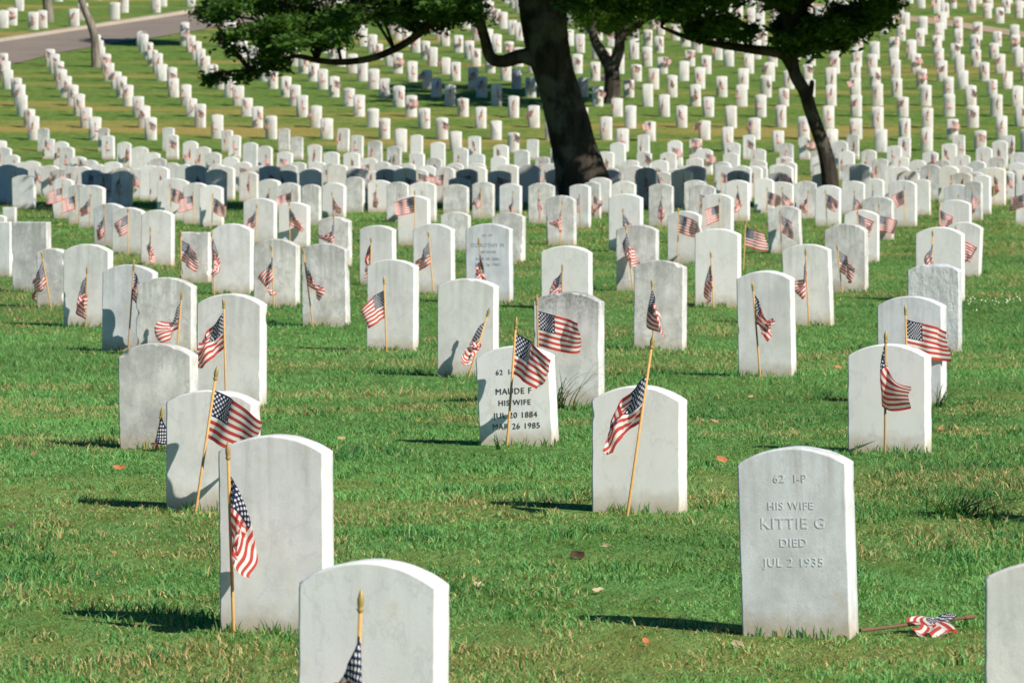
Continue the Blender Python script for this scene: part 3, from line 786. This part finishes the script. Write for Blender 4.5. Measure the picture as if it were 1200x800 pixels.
for c in ind:
    key = (c['kind'], c['row']); count[key] = count.get(key, 0) + 1
    o1, o2 = ORD[count[key]], ORD[c['row']]
    where = f'{o2} packed row behind the front line' if c['kind'] == 'packed' else f'{o2} row up the hillside'
    v = random.randrange(6) + (6 if c['kind'] == 'hill' else 0)
    o = put_stone(far_variants[v], c['X'], c['d'], YAW + R(random.gauss(0, 2)), R(random.gauss(0, .8)), M[far_m[v % 6]], f'{o1} headstone from the left in the {where}', lean=R(random.gauss(0, 1)), sx=c['sx'], sz=c['sz'], src=protos.get(v))
    protos.setdefault(v, o)
    if random.random() < .9 and nflag < flag_budget:
        g = random.uniform(.12, .2); dx = random.uniform(-.06, .08); kf = random.choices(range(8), (5, 5, 3, 2, 3, 3, 2, 1))[0]
        if kf in fprotos: fo = fprotos[kf].copy(); col.objects.link(fo)
        else: fo = fprotos[kf] = new_obj('grave_flag', far_flag[kf])
        fd = c['d'] - g; fo.location = (c['X'] + dx - .04, fd, tz(fd) - .03); fo.rotation_euler = (R(random.gauss(0, 3)), R(random.gauss(0, 3)), R(random.gauss(0, 15)))
        tag(fo, f'small flag before the {o1} headstone from the left, {where}', 'flag', GROUP_F); nflag += 1

rest = [c for c in cells if not c.get('ind')]
def merged(name, metas, mats, label, cat, grp):
    V, Fs, MI, UVs, n = [], [], [], [], 0
    cache = {}
    for me, Mx in metas:
        if me.name not in cache:
            co = np.zeros(len(me.vertices) * 3, np.float32); me.vertices.foreach_get('co', co)
            uv = None
            li = np.zeros(len(me.loops), np.int32); me.loops.foreach_get('vertex_index', li)
            if me.uv_layers:
                u = np.zeros(len(me.loops) * 2, np.float32); me.uv_layers[0].data.foreach_get('uv', u); u = u.reshape(-1, 2)
            else: u = None
            ls = np.zeros(len(me.polygons), np.int32); me.polygons.foreach_get('loop_start', ls)
            mi = np.zeros(len(me.polygons), np.int32); me.polygons.foreach_get('material_index', mi)
            cache[me.name] = (co.reshape(-1, 3), li, ls, mi, u)
        co, li, ls, mi, u = cache[me.name]
        V.append(co @ Mx[:3, :3].T + Mx[:3, 3]); Fs.append((li + n, ls)); MI.append(mi); n += len(co)
        if u is not None: UVs.append(u)
    me = bpy.data.meshes.new(name); V = np.concatenate(V)
    loops = np.concatenate([f[0] for f in Fs]); st, off = [], 0
    for f in Fs: st.append(f[1] + off); off += len(f[0])
    st = np.concatenate(st).astype(np.int32)
    me.vertices.add(len(V)); me.vertices.foreach_set('co', V.astype(np.float32).ravel())
    me.loops.add(len(loops)); me.loops.foreach_set('vertex_index', loops.astype(np.int32))
    me.polygons.add(len(st)); me.polygons.foreach_set('loop_start', st)
    for m in mats: me.materials.append(m)
    me.polygons.foreach_set('material_index', np.concatenate(MI).astype(np.int32))
    if UVs: me.uv_layers.new(name='UVMap').data.foreach_set('uv', np.concatenate(UVs).ravel())
    me.update(calc_edges=True); me.validate()
    o = new_obj(name, me); tag(o, label, cat, grp, 'stuff'); return o
def trs(x, y, z, rz, sx=1, sz=1, rx=0):
    c, s = math.cos(rz), math.sin(rz); a, b = math.cos(rx), math.sin(rx)
    Rz = np.array([[c, -s, 0], [s, c, 0], [0, 0, 1]]); Rx = np.array([[1, 0, 0], [0, a, -b], [0, b, a]])
    m = np.eye(4); m[:3, :3] = Rz @ Rx @ np.diag([sx, 1, sz]); m[:3, 3] = (x, y, z); return m
ms, mf = [], []
for c in rest:
    ms.append((far_variants[random.randrange(6) + 6], trs(c['X'], c['d'], tz(c['d']), YAW + R(random.gauss(0, 2)), c['sx'], c['sz'], R(random.gauss(0, 1)))))
    if random.random() < (.9 if c['kind'] != 'upper' else .4):
        fd = c['d'] - random.uniform(.12, .2)
        mf.append((far_flag[random.choices(range(8), (5, 5, 3, 2, 3, 3, 2, 1))[0]], trs(c['X'] + random.uniform(-.1, .04), fd, tz(fd) - .03, R(random.gauss(0, 15)))))
merged('headstones', ms, [M['marble_far']], 'far white headstones in long slanting lines over the upper hillside', 'headstones', 'far headstones')
merged('grave_flags', mf, [M['wood'], M['flag']], 'far tiny flags before the headstones of the upper hillside', 'flags', 'far flags')
print('stones', len(NEAR), len(ind), len(rest), 'flags', len(flags), nflag)

# ------------------------------------------------------------------ grass
def blades(n, d0, d1, margin, hmin, hmax, wid, segs, seed):
    r = np.random.default_rng(seed)
    u = r.random(n); d = np.sqrt(d0 * d0 + u * (d1 * d1 - d0 * d0))
    half = .09 * d * 1.06 + margin
    x = r.uniform(-1, 1, n) * half
    cl = fbm(x * 1.7 + 31, d * 1.1 + 7, 3); cl2 = fbm(x * 6 + 3, d * 5 + 50, 2)
    tuft = np.clip((cl - .45) * 3.2, 0, 1) * .6 + np.clip((cl2 - .5) * 4, 0, 1) * .6
    h = (hmin + (hmax - hmin) * tuft) * r.uniform(.55, 1.25, n)
    bare = (fbm(x * 2.3 + 90, d * 1.4 + 20, 3) > .60) & (r.random(n) < .72)
    h = np.where(bare, h * .45, h)
    z = terrain(d)
    az = r.uniform(0, 6.283, n); lean = np.abs(r.normal(.45, .35, n)); bend = r.uniform(.2, .9, n)
    dx, dy = np.cos(az), np.sin(az); fx = r.uniform(0, 3.1416, n); px, py = np.cos(fx) * wid / 2, np.sin(fx) * wid / 2
    wv = r.uniform(.7, 1.3, n); px *= wv; py *= wv
    base = np.stack([x, d, z - .006], 1); P = np.stack([px, py, np.zeros(n)], 1)
    def pos(t):
        o = h * t; k = lean * t + bend * t * t * .6
        return base + np.stack([dx * o * k, dy * o * k, o * (1 - .25 * k)], 1)
    m, tpos = pos(.55), pos(1.0)
    V = np.stack([base - P, base + P, m + P * .75, m - P * .75, tpos], 1).reshape(-1, 3) if segs == 2 else np.stack([base - P, base + P, tpos], 1).reshape(-1, 3)
    k = np.arange(n)[:, None]
    if segs == 2: q = k * 5 + np.array([[0, 1, 2, 3]]); t = k * 5 + np.array([[3, 2, 4]]); per = 5
    else: q = None; t = k * 3 + np.array([[0, 1, 2]]); per = 3
    g = r.random((n, 1))
    cA, cB, cC = np.array([.090, .238, .062]), np.array([.175, .340, .110]), np.array([.036, .130, .042])
    big = np.clip((fbm(x * .5 + 200, d * .35 + 60, 3)[:, None] - .35) * 2.5, 0, 1)
    c = cA * (1 - g) + cB * g; c = c * (.78 + .42 * big); c = c * (1 + np.clip((d[:, None] - 45) / 90, 0, 1) * np.array([.40, -.04, -.2]))
    c = np.where((tuft[:, None] > .75) & (r.random((n, 1)) < .5), cC * (1 + g * .4), c)
    dryp = .045 + .46 * np.clip((fbm(x * .75 + 400, d * .95 + 9, 4) - .54) * 9, 0, 1) + .3 * bare
    dry = r.random(n) < dryp
    c = np.where(dry[:, None], np.array([.42, .34, .15]) * (.6 + .6 * g), c)
    return V, q, t, np.repeat(c, per, 0)
parts, cols_ = [], []
for a in ((int(420000 * GD), 12.6, 30, .8, .016, .056, .0052, 2, 1), (int(360000 * GD), 30, 60, .8, .022, .062, .0085, 1, 2), (int(230000 * GD), 60, 132, 1.0, .03, .075, .016, 1, 3)):
    V, q, t, c = blades(*a); parts.append((V, q if q is not None else [], t)); cols_.append(c)
# longer uncut blades left standing round the feet of the near stones
r = np.random.default_rng(77); bx, by = [], []
for q in stones:
    if q['d'] > 62: continue
    m = int(70 + 30 * r.random()); hs = r.uniform(-.54, .54, m) * q['w']; dp = -(T / 2 + np.abs(r.normal(.008, .016, m)))
    side = r.random(m) < .25; ex = np.where(side, q['w'] / 2 + np.abs(r.normal(.006, .012, m)), hs); ey = np.where(side, r.uniform(-.05, .05, m), dp)
    keep = fbm(ex * 9 + q['X'] * 3, ey * 5 + q['d'], 2) > .47
    ca, sa = math.cos(YAW), math.sin(YAW)
    bx.append((q['X'] + ex * ca - ey * sa)[keep]); by.append((q['d'] + ex * sa + ey * ca)[keep])
bx, by = np.concatenate(bx), np.concatenate(by); n = len(bx); h = r.uniform(.02, .055, n); w_ = np.where(by > 35, .004, .0026)
az, ln = r.uniform(0, 6.283, n), np.abs(r.normal(.35, .25, n)); B = np.stack([bx, by, terrain(by) - .005], 1); W = np.stack([w_, 0 * w_, 0 * w_], 1)
m1 = B + np.stack([np.cos(az) * h * ln * .4, -np.abs(np.sin(az)) * h * ln * .4, h * .6], 1); m2 = B + np.stack([np.cos(az) * h * ln, -np.abs(np.sin(az)) * h * ln, h], 1)
V = np.stack([B - W, B + W, m1 + W * .8, m1 - W * .8, m2], 1).reshape(-1, 3); k = np.arange(n)[:, None]
parts.append((V, k * 5 + np.array([[0, 1, 2, 3]]), k * 5 + np.array([[3, 2, 4]])))
g = r.random((n, 1)); cols_.append(np.repeat(np.where(r.random((n, 1)) < .15, np.array([.40, .32, .14]), np.array([.05, .16, .04]) * (1 - g) + np.array([.13, .28, .08]) * g), 5, 0))
V, Q, Tt = join(parts)
me = mesh_np('grass', V, Q, Tt); point_color(me, np.concatenate(cols_))
tag(new_obj('grass', me, M['grass']), 'mown green grass with darker tufts and dry straw patches between the graves', 'grass', kind='stuff')

# tall weeds, each tuft a thing
def weed(x, y, n, hgt, spread, lean, label, seed, wid=.009, dry=.1):
    r = np.random.default_rng(seed); bx = np.array(at(x, y)); V, Q, C = [], [], []
    for k in range(n):
        h = hgt * r.uniform(.45, 1.0); az = r.uniform(0, 6.28); sp = r.uniform(.1, 1) * spread
        b0 = np.array([r.normal(0, spread * .12), r.normal(0, spread * .12), -.01])
        ex = np.array([math.cos(az) * sp + lean * h, math.sin(az) * sp * .6, 0]); pw = np.array([math.cos(az + 1.5), math.sin(az + 1.5), .2]) * wid / 2
        m = 7
        for i in range(m):
            t = i / (m - 1); p = b0 + ex * t ** 1.7 + np.array([0, 0, h * (t - .35 * t ** 3 * r.uniform(.4, 1.2))])
            w = pw * (1 - t * .9); V += [p - w, p + w]
        o = k * m * 2
        Q += [(o + 2 * i, o + 2 * i + 1, o + 2 * i + 3, o + 2 * i + 2) for i in range(m - 1)]
        c = np.array([.035, .105, .025]) * r.uniform(.6, 1.5) if r.random() > dry else np.array([.33, .27, .12])
        C += [c] * (2 * m)
    me = mesh_np('weed_tuft', np.array(V), np.array(Q), smooth=True); point_color(me, np.array(C))
    o = new_obj('weed_tuft', me, M['grass']); o.location = bx
    tag(o, label, 'weed', 'tall weeds in the lawn')
weed(655, 480, 26, .30, .16, .25, 'long drooping grass weed at the foot of the blackened top headstone', 1)
weed(672, 481, 9, .42, .10, .75, 'few very long arching grass stems right of the blackened top headstone', 2, .006, .4)
weed(1120, 606, 110, .17, .42, .3, 'dark spreading weed tuft on open grass right of the streaked headstone', 3, .007)
weed(1165, 618, 22, .10, .25, .1, 'low weed clump at the right edge beside the dark weed tuft', 4, .009)
weed(583, 527, 12, .13, .06, -.2, 'little weed against the foot of the black lettered headstone', 5)
weed(1003, 534, 8, .11, .05, .1, 'small weed at the left foot of the clean white headstone', 6)
weed(1103, 478, 22, .20, .12, .35, 'weed at the foot of the grey headstone behind the clean white one', 7)
weed(915, 752, 40, .03, .22, 0, 'fringe of uncut grass along the foot of the streaked headstone', 8, .004)
weed(595, 360, 12, .12, .06, 0, 'weed at the foot of the bluish centre headstone', 9)
weed(155, 301, 12, .10, .08, 0, 'weed between the stones of the left cluster', 10)
weed(640, 592, 30, .07, .2, 0, 'tufted patch of longer grass left of the low white headstone', 11, .005)

# fallen leaves, each on its own
LEAVES = [(140,552,'bright orange fallen leaf left of the slanted flag stick',0),(359,489,'brown fallen leaf right of the tall grey headstone',1),(332,390,'tan fallen leaf below the beige headstone',2),(321,379,'brown fallen leaf near the dark blotched headstone',1),
 (725,441,'curled dark brown leaf right of the long weeds',3),(610,359,'tan leaf behind the stem-shadowed headstone',2),(846,543,'orange leaf right of the stick-shadowed low headstone',0),(837,497,'tan leaf above the orange one, centre right',2),
 (1103,506,'orange brown leaf beside the clean white headstone',0),(1154,401,'brown leaf right of the big open flag',1),(983,433,'reddish leaf in front of the tipping headstone',0),(491,496,'small yellow leaf on the lawn left of the lettered headstone',4),
 (400,517,'pale tan leaf behind the tall plain headstone',2),(711,645,'cream coloured leaf below the low white headstone',5),(677,655,'dark curled leaf beside the cream coloured one',3),(758,757,'large orange tan leaf in the lower middle lawn',0),
 (701,696,'pale straw leaf in the middle of the front lawn',5),(420,350,'small tan leaf left of the square looking headstone',2),(710,336,'tan leaf right of the broad white headstone',2),(40,536,'brown leaf near the left edge of the lawn',1),
 (12,621,'dark leaf at the left edge of the lawn',3),(880,468,'tan leaf in front of the tall lone headstone',2),(865,760,'pale leaf left of the streaked headstone foot',5),(21,376,'brown leaf by the left edge under the stained headstone',1),(560,690,'straw coloured leaf left of the front lawn middle',5)]
LC = [(.40,.15,.06),(.20,.11,.06),(.36,.25,.12),(.08,.05,.033),(.55,.38,.06),(.42,.34,.20)]
for k, (x, y, lab, c) in enumerate(LEAVES):
    r = np.random.default_rng(50 + k); w = .0125 * r.uniform(.7, 1.2) * (1.3 if c in (0, 3) else 1); m = 9
    th = np.linspace(0, 2 * np.pi, m, endpoint=False); rad = w * (1 + .28 * np.cos(th * 2) + .16 * np.cos(th * 5 + r.uniform(0, 6)))
    xs_, ys_ = np.cos(th) * rad * 1.25, np.sin(th) * rad
    ring = np.column_stack([xs_, ys_, .35 * np.abs(ys_) + .4 * np.abs(xs_) * r.uniform(.1, .7) + r.normal(0, .003, m)])
    V = np.vstack([[0, 0, 0], ring * [.55, .55, .5], ring, [[-w * 1.9, 0, .012], [-w * 1.9, .002, .012]]])
    kk = np.arange(m); tr = np.stack([np.zeros(m, int), 1 + kk, 1 + (kk + 1) % m], 1)
    q = np.stack([1 + kk, 1 + m + kk, 1 + m + (kk + 1) % m, 1 + (kk + 1) % m], 1)
    tr = np.vstack([tr, [[1 + m + 4, 2 * m + 1, 2 * m + 2]]])
    me = mesh_np('fallen_leaf', V, q, tr); point_color(me, np.array(LC[c]) * (1 + r.normal(0, .12, (len(V), 1))))
    o = new_obj('fallen_leaf', me, M['dry_leaf']); p = at(x, y); o.location = (p[0], p[1], p[2] + .014); o.rotation_euler = (r.uniform(.2, .9), r.normal(0, .25), r.uniform(-.8, .8))
    tag(o, lab, 'leaf', 'fallen leaves on the lawn')
# small white clover flowers in a line at the right
V, Q = [], []
for k in range(34):
    p = at(random.uniform(1128, 1225), random.gauss(357, 2.6) - (0 if random.random() < .8 else random.uniform(-10, 8)))
    c = np.array(p) + [0, 0, .04]; s = random.uniform(.004, .0075); o = len(V)
    for i in range(3):
        for j in range(6): V.append(c + np.array([math.cos(j * 1.047) * s * (.6, 1, .5)[i], math.sin(j * 1.047) * s * (.6, 1, .5)[i], (-.6, .2, .9)[i] * s]))
    for i in range(2):
        for j in range(6): Q.append((o + i * 6 + j, o + i * 6 + (j + 1) % 6, o + i * 6 + 6 + (j + 1) % 6, o + i * 6 + 6 + j))
M['petal'] = simple('cream petals', (.75, .72, .55), .8)
tag(new_obj('clover_flowers', mesh_np('clover_flowers', np.array(V), np.array(Q)), M['petal']), 'sprinkle of tiny cream clover flowers in the grass at right', 'flowers', kind='stuff')

# ------------------------------------------------------------------ trees
def foliage(sprays, size0, seed, cA=(.028, .066, .018), cB=(.105, .20, .035), flat=.6):
    r = np.random.default_rng(seed); VV, CC = [], []
    for (c, rad, n, g, *sz) in sprays:
        size = size0 * (sz[0] if sz else 1)
        u = r.normal(0, 1, (n, 3)); u /= np.linalg.norm(u, axis=1)[:, None] + 1e-9
        p = np.array(c) + u * (r.random((n, 1)) ** .45) * np.array(rad)
        # little twig clumps inside the spray
        k = max(3, n // 7); hubs = p[r.integers(0, n, k)]; p = hubs[r.integers(0, k, n)] * .45 + p * .55 + r.normal(0, size * 1.3, (n, 3)) * [1, 1, .6]
        a = r.normal(0, 1, (n, 3)); a[:, 2] *= .5; a /= np.linalg.norm(a, axis=1)[:, None]
        nn = r.normal(0, 1, (n, 3)) + [0, 0, flat * 1.6]; b = np.cross(nn, a); b /= np.linalg.norm(b, axis=1)[:, None] + 1e-9
        s = size * r.uniform(.6, 1.3, (n, 1))
        VV.append(np.stack([p - a * s, p + b * s * .42, p + a * s, p - b * s * .42], 1).reshape(-1, 3))
        t = np.clip(r.normal(g, .25, (n, 1)), 0, 1)
        CC.append(np.repeat(np.array(cA) * (1 - t) + np.array(cB) * t, 4, 0))
    V = np.concatenate(VV); n = len(V) // 4
    me = mesh_np('crown', V, np.arange(n * 4).reshape(-1, 4)); point_color(me, np.concatenate(CC)); return me
def build_tree(name, label, base, trunk, limbs, sprays, size, seed, bark='bark', cols=None, twigs=True, group='trees on the lawn', wob=.05):
    e = empty(name, base); tag(e, label, 'tree', group); b = np.array(base)
    def part(nm, pr):
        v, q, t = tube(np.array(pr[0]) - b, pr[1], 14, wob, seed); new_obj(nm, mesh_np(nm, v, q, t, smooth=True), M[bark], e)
    part('trunk', trunk)
    for l in limbs: part('limb', l)
    if twigs:
        r = np.random.default_rng(seed); skel = np.concatenate([np.array(p[0]) for p in [trunk] + limbs])
        tw = []
        for c, rad, n, g, *_ in sprays:
            c = np.array(c); dd = np.linalg.norm(skel - c, axis=1); dd = dd + np.where(skel[:, 2] > c[2] + 1.2, 1.5, 0)
            a = skel[np.argmin(dd)]; L = np.linalg.norm(c - a)
            if L < .25 or L > 1.5: continue
            mid = (a + c) / 2 + r.normal(0, .08 * L, 3) + [0, 0, .06 * L]
            tw.append(tube(np.array([a, mid, c + (c - mid) * .25]) - b, [.012 + .012 * L, .010 + .006 * L, .006], 5, 0, seed))
        if tw:
            v, q, t = join(tw); new_obj('twigs', mesh_np('twigs', v, q, t, smooth=True), M[bark], e)
    kw = dict(cA=cols[0], cB=cols[1]) if cols else {}
    sp2 = [((c[0] - b[0], c[1] - b[1], c[2] - b[2]), *q_) for c, *q_ in sprays]
    new_obj('crown', foliage(sp2, size, seed, **kw), M['leaf'], e)
    return e

# the big leaning tree
D1 = 85.0; S1 = F / D1
P1 = lambda x, y, dz=0: at_d(x, y, D1 + dz)
base1 = (P1(690, 0)[0], D1, tz(D1))
trunk1 = ([(base1[0] + .03, D1, base1[2] - .2), P1(686, 222), P1(675, 180), P1(664, 135), P1(653, 98), P1(643, 62), P1(638, 30), P1(634, -5), P1(622, -60, -.3), P1(600, -150, -.5), P1(590, -260, -.6)],
          [.50, .42, .345, .32, .30, .32, .345, .36, .28, .18, .07])
limbs1 = [([P1(628, -40), P1(720, -120, -1.6), P1(860, -170, -3), P1(1010, -170, -4)], [.22, .17, .11, .04]),
          ([P1(640, 70), P1(612, 66), P1(590, 72), P1(575, 67), P1(568, 45), P1(560, 20), P1(548, -5), P1(520, -60, -.6), P1(470, -130, -1)], [.20, .115, .095, .09, .08, .078, .075, .07, .04]),
          ([P1(632, -10), P1(600, -40, .2), P1(550, -30, .4), P1(510, 20, .5), P1(488, 42, .5), P1(462, 58, .5), P1(433, 69, .4), P1(400, 73, .3), P1(372, 71, .2), P1(345, 66, 0), P1(318, 78, -.3), P1(292, 84, -.4)], [.16, .12, .10, .075, .06, .055, .052, .05, .045, .035, .025, .014]),
          ([P1(650, -10), P1(690, -50, -.6), P1(750, -90, -1.5), P1(830, -130, -2.5), P1(900, -150, -3)], [.24, .2, .15, .1, .05]),
          ([P1(545, -5), P1(480, 8, -.6), P1(410, 22, -1), P1(340, 28, -1.2), P1(280, 20, -1.3)], [.07, .06, .05, .035, .015]),
          ([P1(625, -50), P1(560, -140, -2), P1(460, -190, -4), P1(360, -200, -5)], [.2, .15, .1, .05])]
r_ = np.random.default_rng(3)
bx_ = [240, 262, 290, 310, 335, 360, 385, 420, 450, 475, 500, 520, 545, 560, 590, 615]
by_ = [8, 36, 54, 66, 64, 58, 62, 58, 54, 40, 42, 32, 28, 22, 6, 0]
sp1 = []
for k in range(200):
    x = r_.uniform(248, 610); y = r_.uniform(-45, np.interp(x, bx_, by_)); dz = r_.normal(-.4, 1.4)
    if vnoise(np.array([x * .021]), np.array([y * .05 + 3]))[0] < .37 and y > -10: continue
    if x > 560 and r_.random() < .55: continue
    rx = r_.uniform(.24, .50); sp1.append((P1(x, y, dz), (rx, rx, rx * .36), int(120 + 380 * rx), .42))
for x, y, rx in [(247, 93, .12), (258, 90, .17), (283, 90, .16), (296, 86, .2), (316, 80, .22), (330, 74, .24), (305, 72, .2), (275, 60, .2), (262, 45, .2)]:
    sp1.append((P1(x, y, -.3), (rx, rx, rx * .5), 130, .35))
for k in range(26):
    x = r_.uniform(668, 800); y = r_.uniform(-40, 14); rx = r_.uniform(.25, .45); sp1.append((P1(x, y, r_.normal(-.5, 1)), (rx, rx, rx * .4), 230, .4))
for k in range(400):   # crown above the frame: shaped to carry the shade band, right front part added to darken the trunk
    x = r_.uniform(170, 1120); y = r_.uniform(-330, -52); dz = r_.uniform(-.2, 4.6) if x < 720 else r_.uniform(-4.2, 1.5)
    if ((x - 640) / 490) ** 2 + ((y + 130) / 215) ** 2 > 1: continue
    rx = r_.uniform(.6, 1.0); sp1.append((P1(x, y, dz), (rx, rx, rx * .45), 380, .35, 2.0))
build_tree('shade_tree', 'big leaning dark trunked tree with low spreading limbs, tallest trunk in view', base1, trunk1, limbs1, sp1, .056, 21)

# the slim tree on the right
D2 = 86.5
P2 = lambda x, y, dz=0: at_d(x, y, D2 + dz)
base2 = (P2(975, 0)[0], D2, tz(D2))
trunk2 = ([(base2[0] + .02, D2, base2[2] - .2), P2(973, 215), P2(967, 180), P2(958, 153), P2(950, 130), P2(943, 107), P2(933, 90), P2(927, 67), P2(925, 45), P2(922, 22), P2(913, 5), P2(900, -15), P2(880, -70, .2), P2(870, -140, .3)],
          [.17, .13, .115, .105, .10, .10, .095, .10, .10, .085, .08, .075, .05, .02])
limbs2 = [([P2(948, 118), P2(951, 104), P2(952, 95)], [.05, .038, .03]),
          ([P2(927, 70), P2(912, 62, -.1), P2(880, 58, -.2), P2(840, 52, -.3), P2(805, 44, -.3), P2(775, 32, -.2)], [.09, .085, .07, .055, .04, .02]),
          ([P2(928, 84), P2(920, 72), P2(914, 64)], [.05, .04, .03]),
          ([P2(925, 66), P2(950, 58, .1), P2(985, 50, .2), P2(1015, 32, .3), P2(1042, 12, .3)], [.085, .07, .055, .04, .015]),
          ([P2(924, 40), P2(940, 10, -.2), P2(985, -40, -.6), P2(1040, -90, -1), P2(1180, -140, -.6), P2(1300, -160, -.2)], [.08, .07, .06, .05, .04, .02])]  # last limb runs out of view to bear the added shading leaves
sp2 = []
for k in range(62):
    x = r_.uniform(785, 930); y = r_.uniform(-25, np.interp(x, [780, 800, 830, 870, 905, 930], [34, 38, 45, 54, 58, 54]))
    if vnoise(np.array([x * .03 + 9]), np.array([y * .06]))[0] < .43: continue
    if 858 < x < 905 and 0 < y < 26 and r_.random() < .8: continue
    rx = r_.uniform(.2, .4); sp2.append((P2(x, y, r_.normal(-.2, .9)), (rx, rx, rx * .38), int(100 + 340 * rx), .5))
for k in range(64):
    x = r_.uniform(920, 1046); lo = np.interp(x, [920, 975, 1000, 1025, 1050], [58, 55, 42, 28, 6]); hi = np.interp(x, [920, 950, 985, 1010, 1045], [22, 26, 22, 10, -2])
    y = r_.uniform(hi, lo); rx = r_.uniform(.18, .36); sp2.append((P2(x, y + r_.normal(0, 4), r_.normal(0, .8)), (rx, rx, rx * .45), int(120 + 330 * rx), .4))
for k in range(190):  # unseen crown above the frame, stretched to the right to cast shade patches
    x = r_.uniform(770, 1420); y = r_.uniform(-260, -30); dz = r_.uniform(-3, 2.6)
    if ((x - 1080) / 330) ** 2 + ((y + 130) / 125) ** 2 > 1: continue
    rx = r_.uniform(.5, .85); sp2.append((P2(x, y, dz), (rx, rx, rx * .45), 260, .35, 2.0))
build_tree('slim_tree', 'slim dark tree with crooked trunk, stub branch and flat crown at right', base2, trunk2, limbs2, sp2, .058, 22)

# the forked tree on the hill behind the big trunk
b3 = at(718, 121); D3 = b3[1]
P3 = lambda x, y, dz=0: at_d(x, y, D3 + dz)
trunk3 = ([(b3[0], D3, b3[2] - .2), P3(718, 112), P3(718, 92), P3(716, 76)], [.28, .22, .20, .20])
limbs3 = [([P3(716, 80), P3(705, 62), P3(696, 44), P3(692, 20), P3(680, -20)], [.18, .15, .12, .1, .05]), ([P3(717, 80), P3(725, 60), P3(728, 40), P3(738, 10), P3(760, -40)], [.18, .15, .13, .1, .05]), ([P3(728, 42), P3(770, 15), P3(810, -10)], [.1, .07, .03])]
sp3 = []
for k in range(125):
    x = r_.uniform(655, 850); y = r_.uniform(-150, 40); dz = r_.uniform(-4, 4)
    if ((x - 745) / 105) ** 2 + ((y + 55) / 95) ** 2 > 1: continue
    rx = r_.uniform(.5, .95); sp3.append((P3(x, y, dz), (rx, rx, rx * .5), 260, .75))
build_tree('forked_tree', 'bright green forked tree on the hillside seen just behind the big trunk', b3, trunk3, limbs3, sp3, .11, 23, cols=((.035, .085, .016), (.11, .19, .03)))

# thin trees by the road
def thin_tree(px, py, pts, rad, label, crown, seed):
    b = at(px, py); D = b[1]; Q = lambda x, y, dz=0: at_d(x, y, D + dz); s = F / D
    path = [(b[0], D, b[2] - .2)] + [Q(x, y) for x, y in pts]
    sp = []; r = np.random.default_rng(seed); cx, cy, rx, ry = crown
    for k in range(70):
        u = r.normal(0, 1, 3); u /= np.linalg.norm(u); q = r.random() ** .4
        q_ = r.uniform(.45, .8); sp.append((Q(cx + u[0] * rx * q, cy + u[1] * ry * q, u[2] * rx / s * q), (q_, q_, q_ * .6), 200, .5))
    n = len(path); last = path[-1]; limbs = [([last, Q(cx - rx * .4, cy), Q(cx - rx * .6, cy - ry * .3)], [.07, .05, .02]), ([last, Q(cx + rx * .4, cy - ry * .1), Q(cx + rx * .6, cy - ry * .4)], [.07, .05, .02])]
    build_tree('thin_tree', label, b, (path, np.linspace(rad, rad * .65, n)), limbs, sp, .10, seed, bark='bark_pale', group='thin trees by the road', wob=.03)
thin_tree(113, 79, [(112, 66), (111, 45), (105, 25), (98, 8), (92, -20), (88, -70)], .14, 'thin pale tree trunk standing at the lower road edge', (90, -150, 75, 60), 31)
thin_tree(57, 26, [(57, 16), (55, 0), (52, -40), (50, -80)], .19, 'thicker trunk standing above the road at upper left', (45, -160, 80, 60), 32)
thin_tree(260, 55, [(260, 45), (260, 30), (261, 10), (262, -30)], .12, 'thin trunk below the road, half covered by the big tree foliage', (262, -55, 55, 48), 33)

# ------------------------------------------------------------------ light, sky, camera
EL, AZ = R(37), R(47)          # sun height, and its bearing to the right of straight behind the viewer
to_sun = (math.cos(EL) * math.sin(AZ), -math.cos(EL) * math.cos(AZ), math.sin(EL))
from mathutils import Vector
L = bpy.data.lights.new('sun', 'SUN'); L.energy = 4.9; L.angle = R(.53); L.color = (1.0, .945, .86)
so = bpy.data.objects.new('sun', L); so.rotation_euler = Vector(to_sun).to_track_quat('Z', 'Y').to_euler(); so.location = (20, -20, 30); col.objects.link(so)
w = bpy.data.worlds.new('World'); scene.world = w; w.use_nodes = True
nt = w.node_tree; bg = nt.nodes['Background']; sk = nt.nodes.new('ShaderNodeTexSky'); sk.sky_type = 'NISHITA'; sk.sun_disc = False
sk.sun_elevation = EL; sk.sun_rotation = math.atan2(to_sun[0], to_sun[1]); sk.air_density = 1.0; sk.dust_density = .6; sk.ozone_density = 1.2
hs = nt.nodes.new('ShaderNodeHueSaturation'); hs.inputs['Saturation'].default_value = 1.8; nt.links.new(sk.outputs[0], hs.inputs['Color']); nt.links.new(hs.outputs[0], bg.inputs[0]); bg.inputs[1].default_value = .055
cam = bpy.data.cameras.new('camera'); cam.sensor_width = 36; cam.lens = 36 * F / 1200; cam.shift_y = -(400 - HY) / 1200; cam.clip_end = 3000; cam.clip_start = .5
cam.dof.use_dof = True; cam.dof.focus_distance = 22.5; cam.dof.aperture_fstop = 17.0; cam.dof.aperture_blades = 7
co = bpy.data.objects.new('camera', cam); co.rotation_euler = (R(90), 0, 0); col.objects.link(co); scene.camera = co
vs = scene.view_settings; vs.view_transform = 'Standard'; vs.look = 'None'; vs.gamma = 1; vs.use_curve_mapping = False; vs.exposure = .62
cy = scene.cycles; cy.use_denoising = DENOISE; cy.max_bounces = 6; cy.diffuse_bounces = 3; cy.transmission_bounces = 4; cy.transparent_max_bounces = 4; cy.use_fast_gi = False
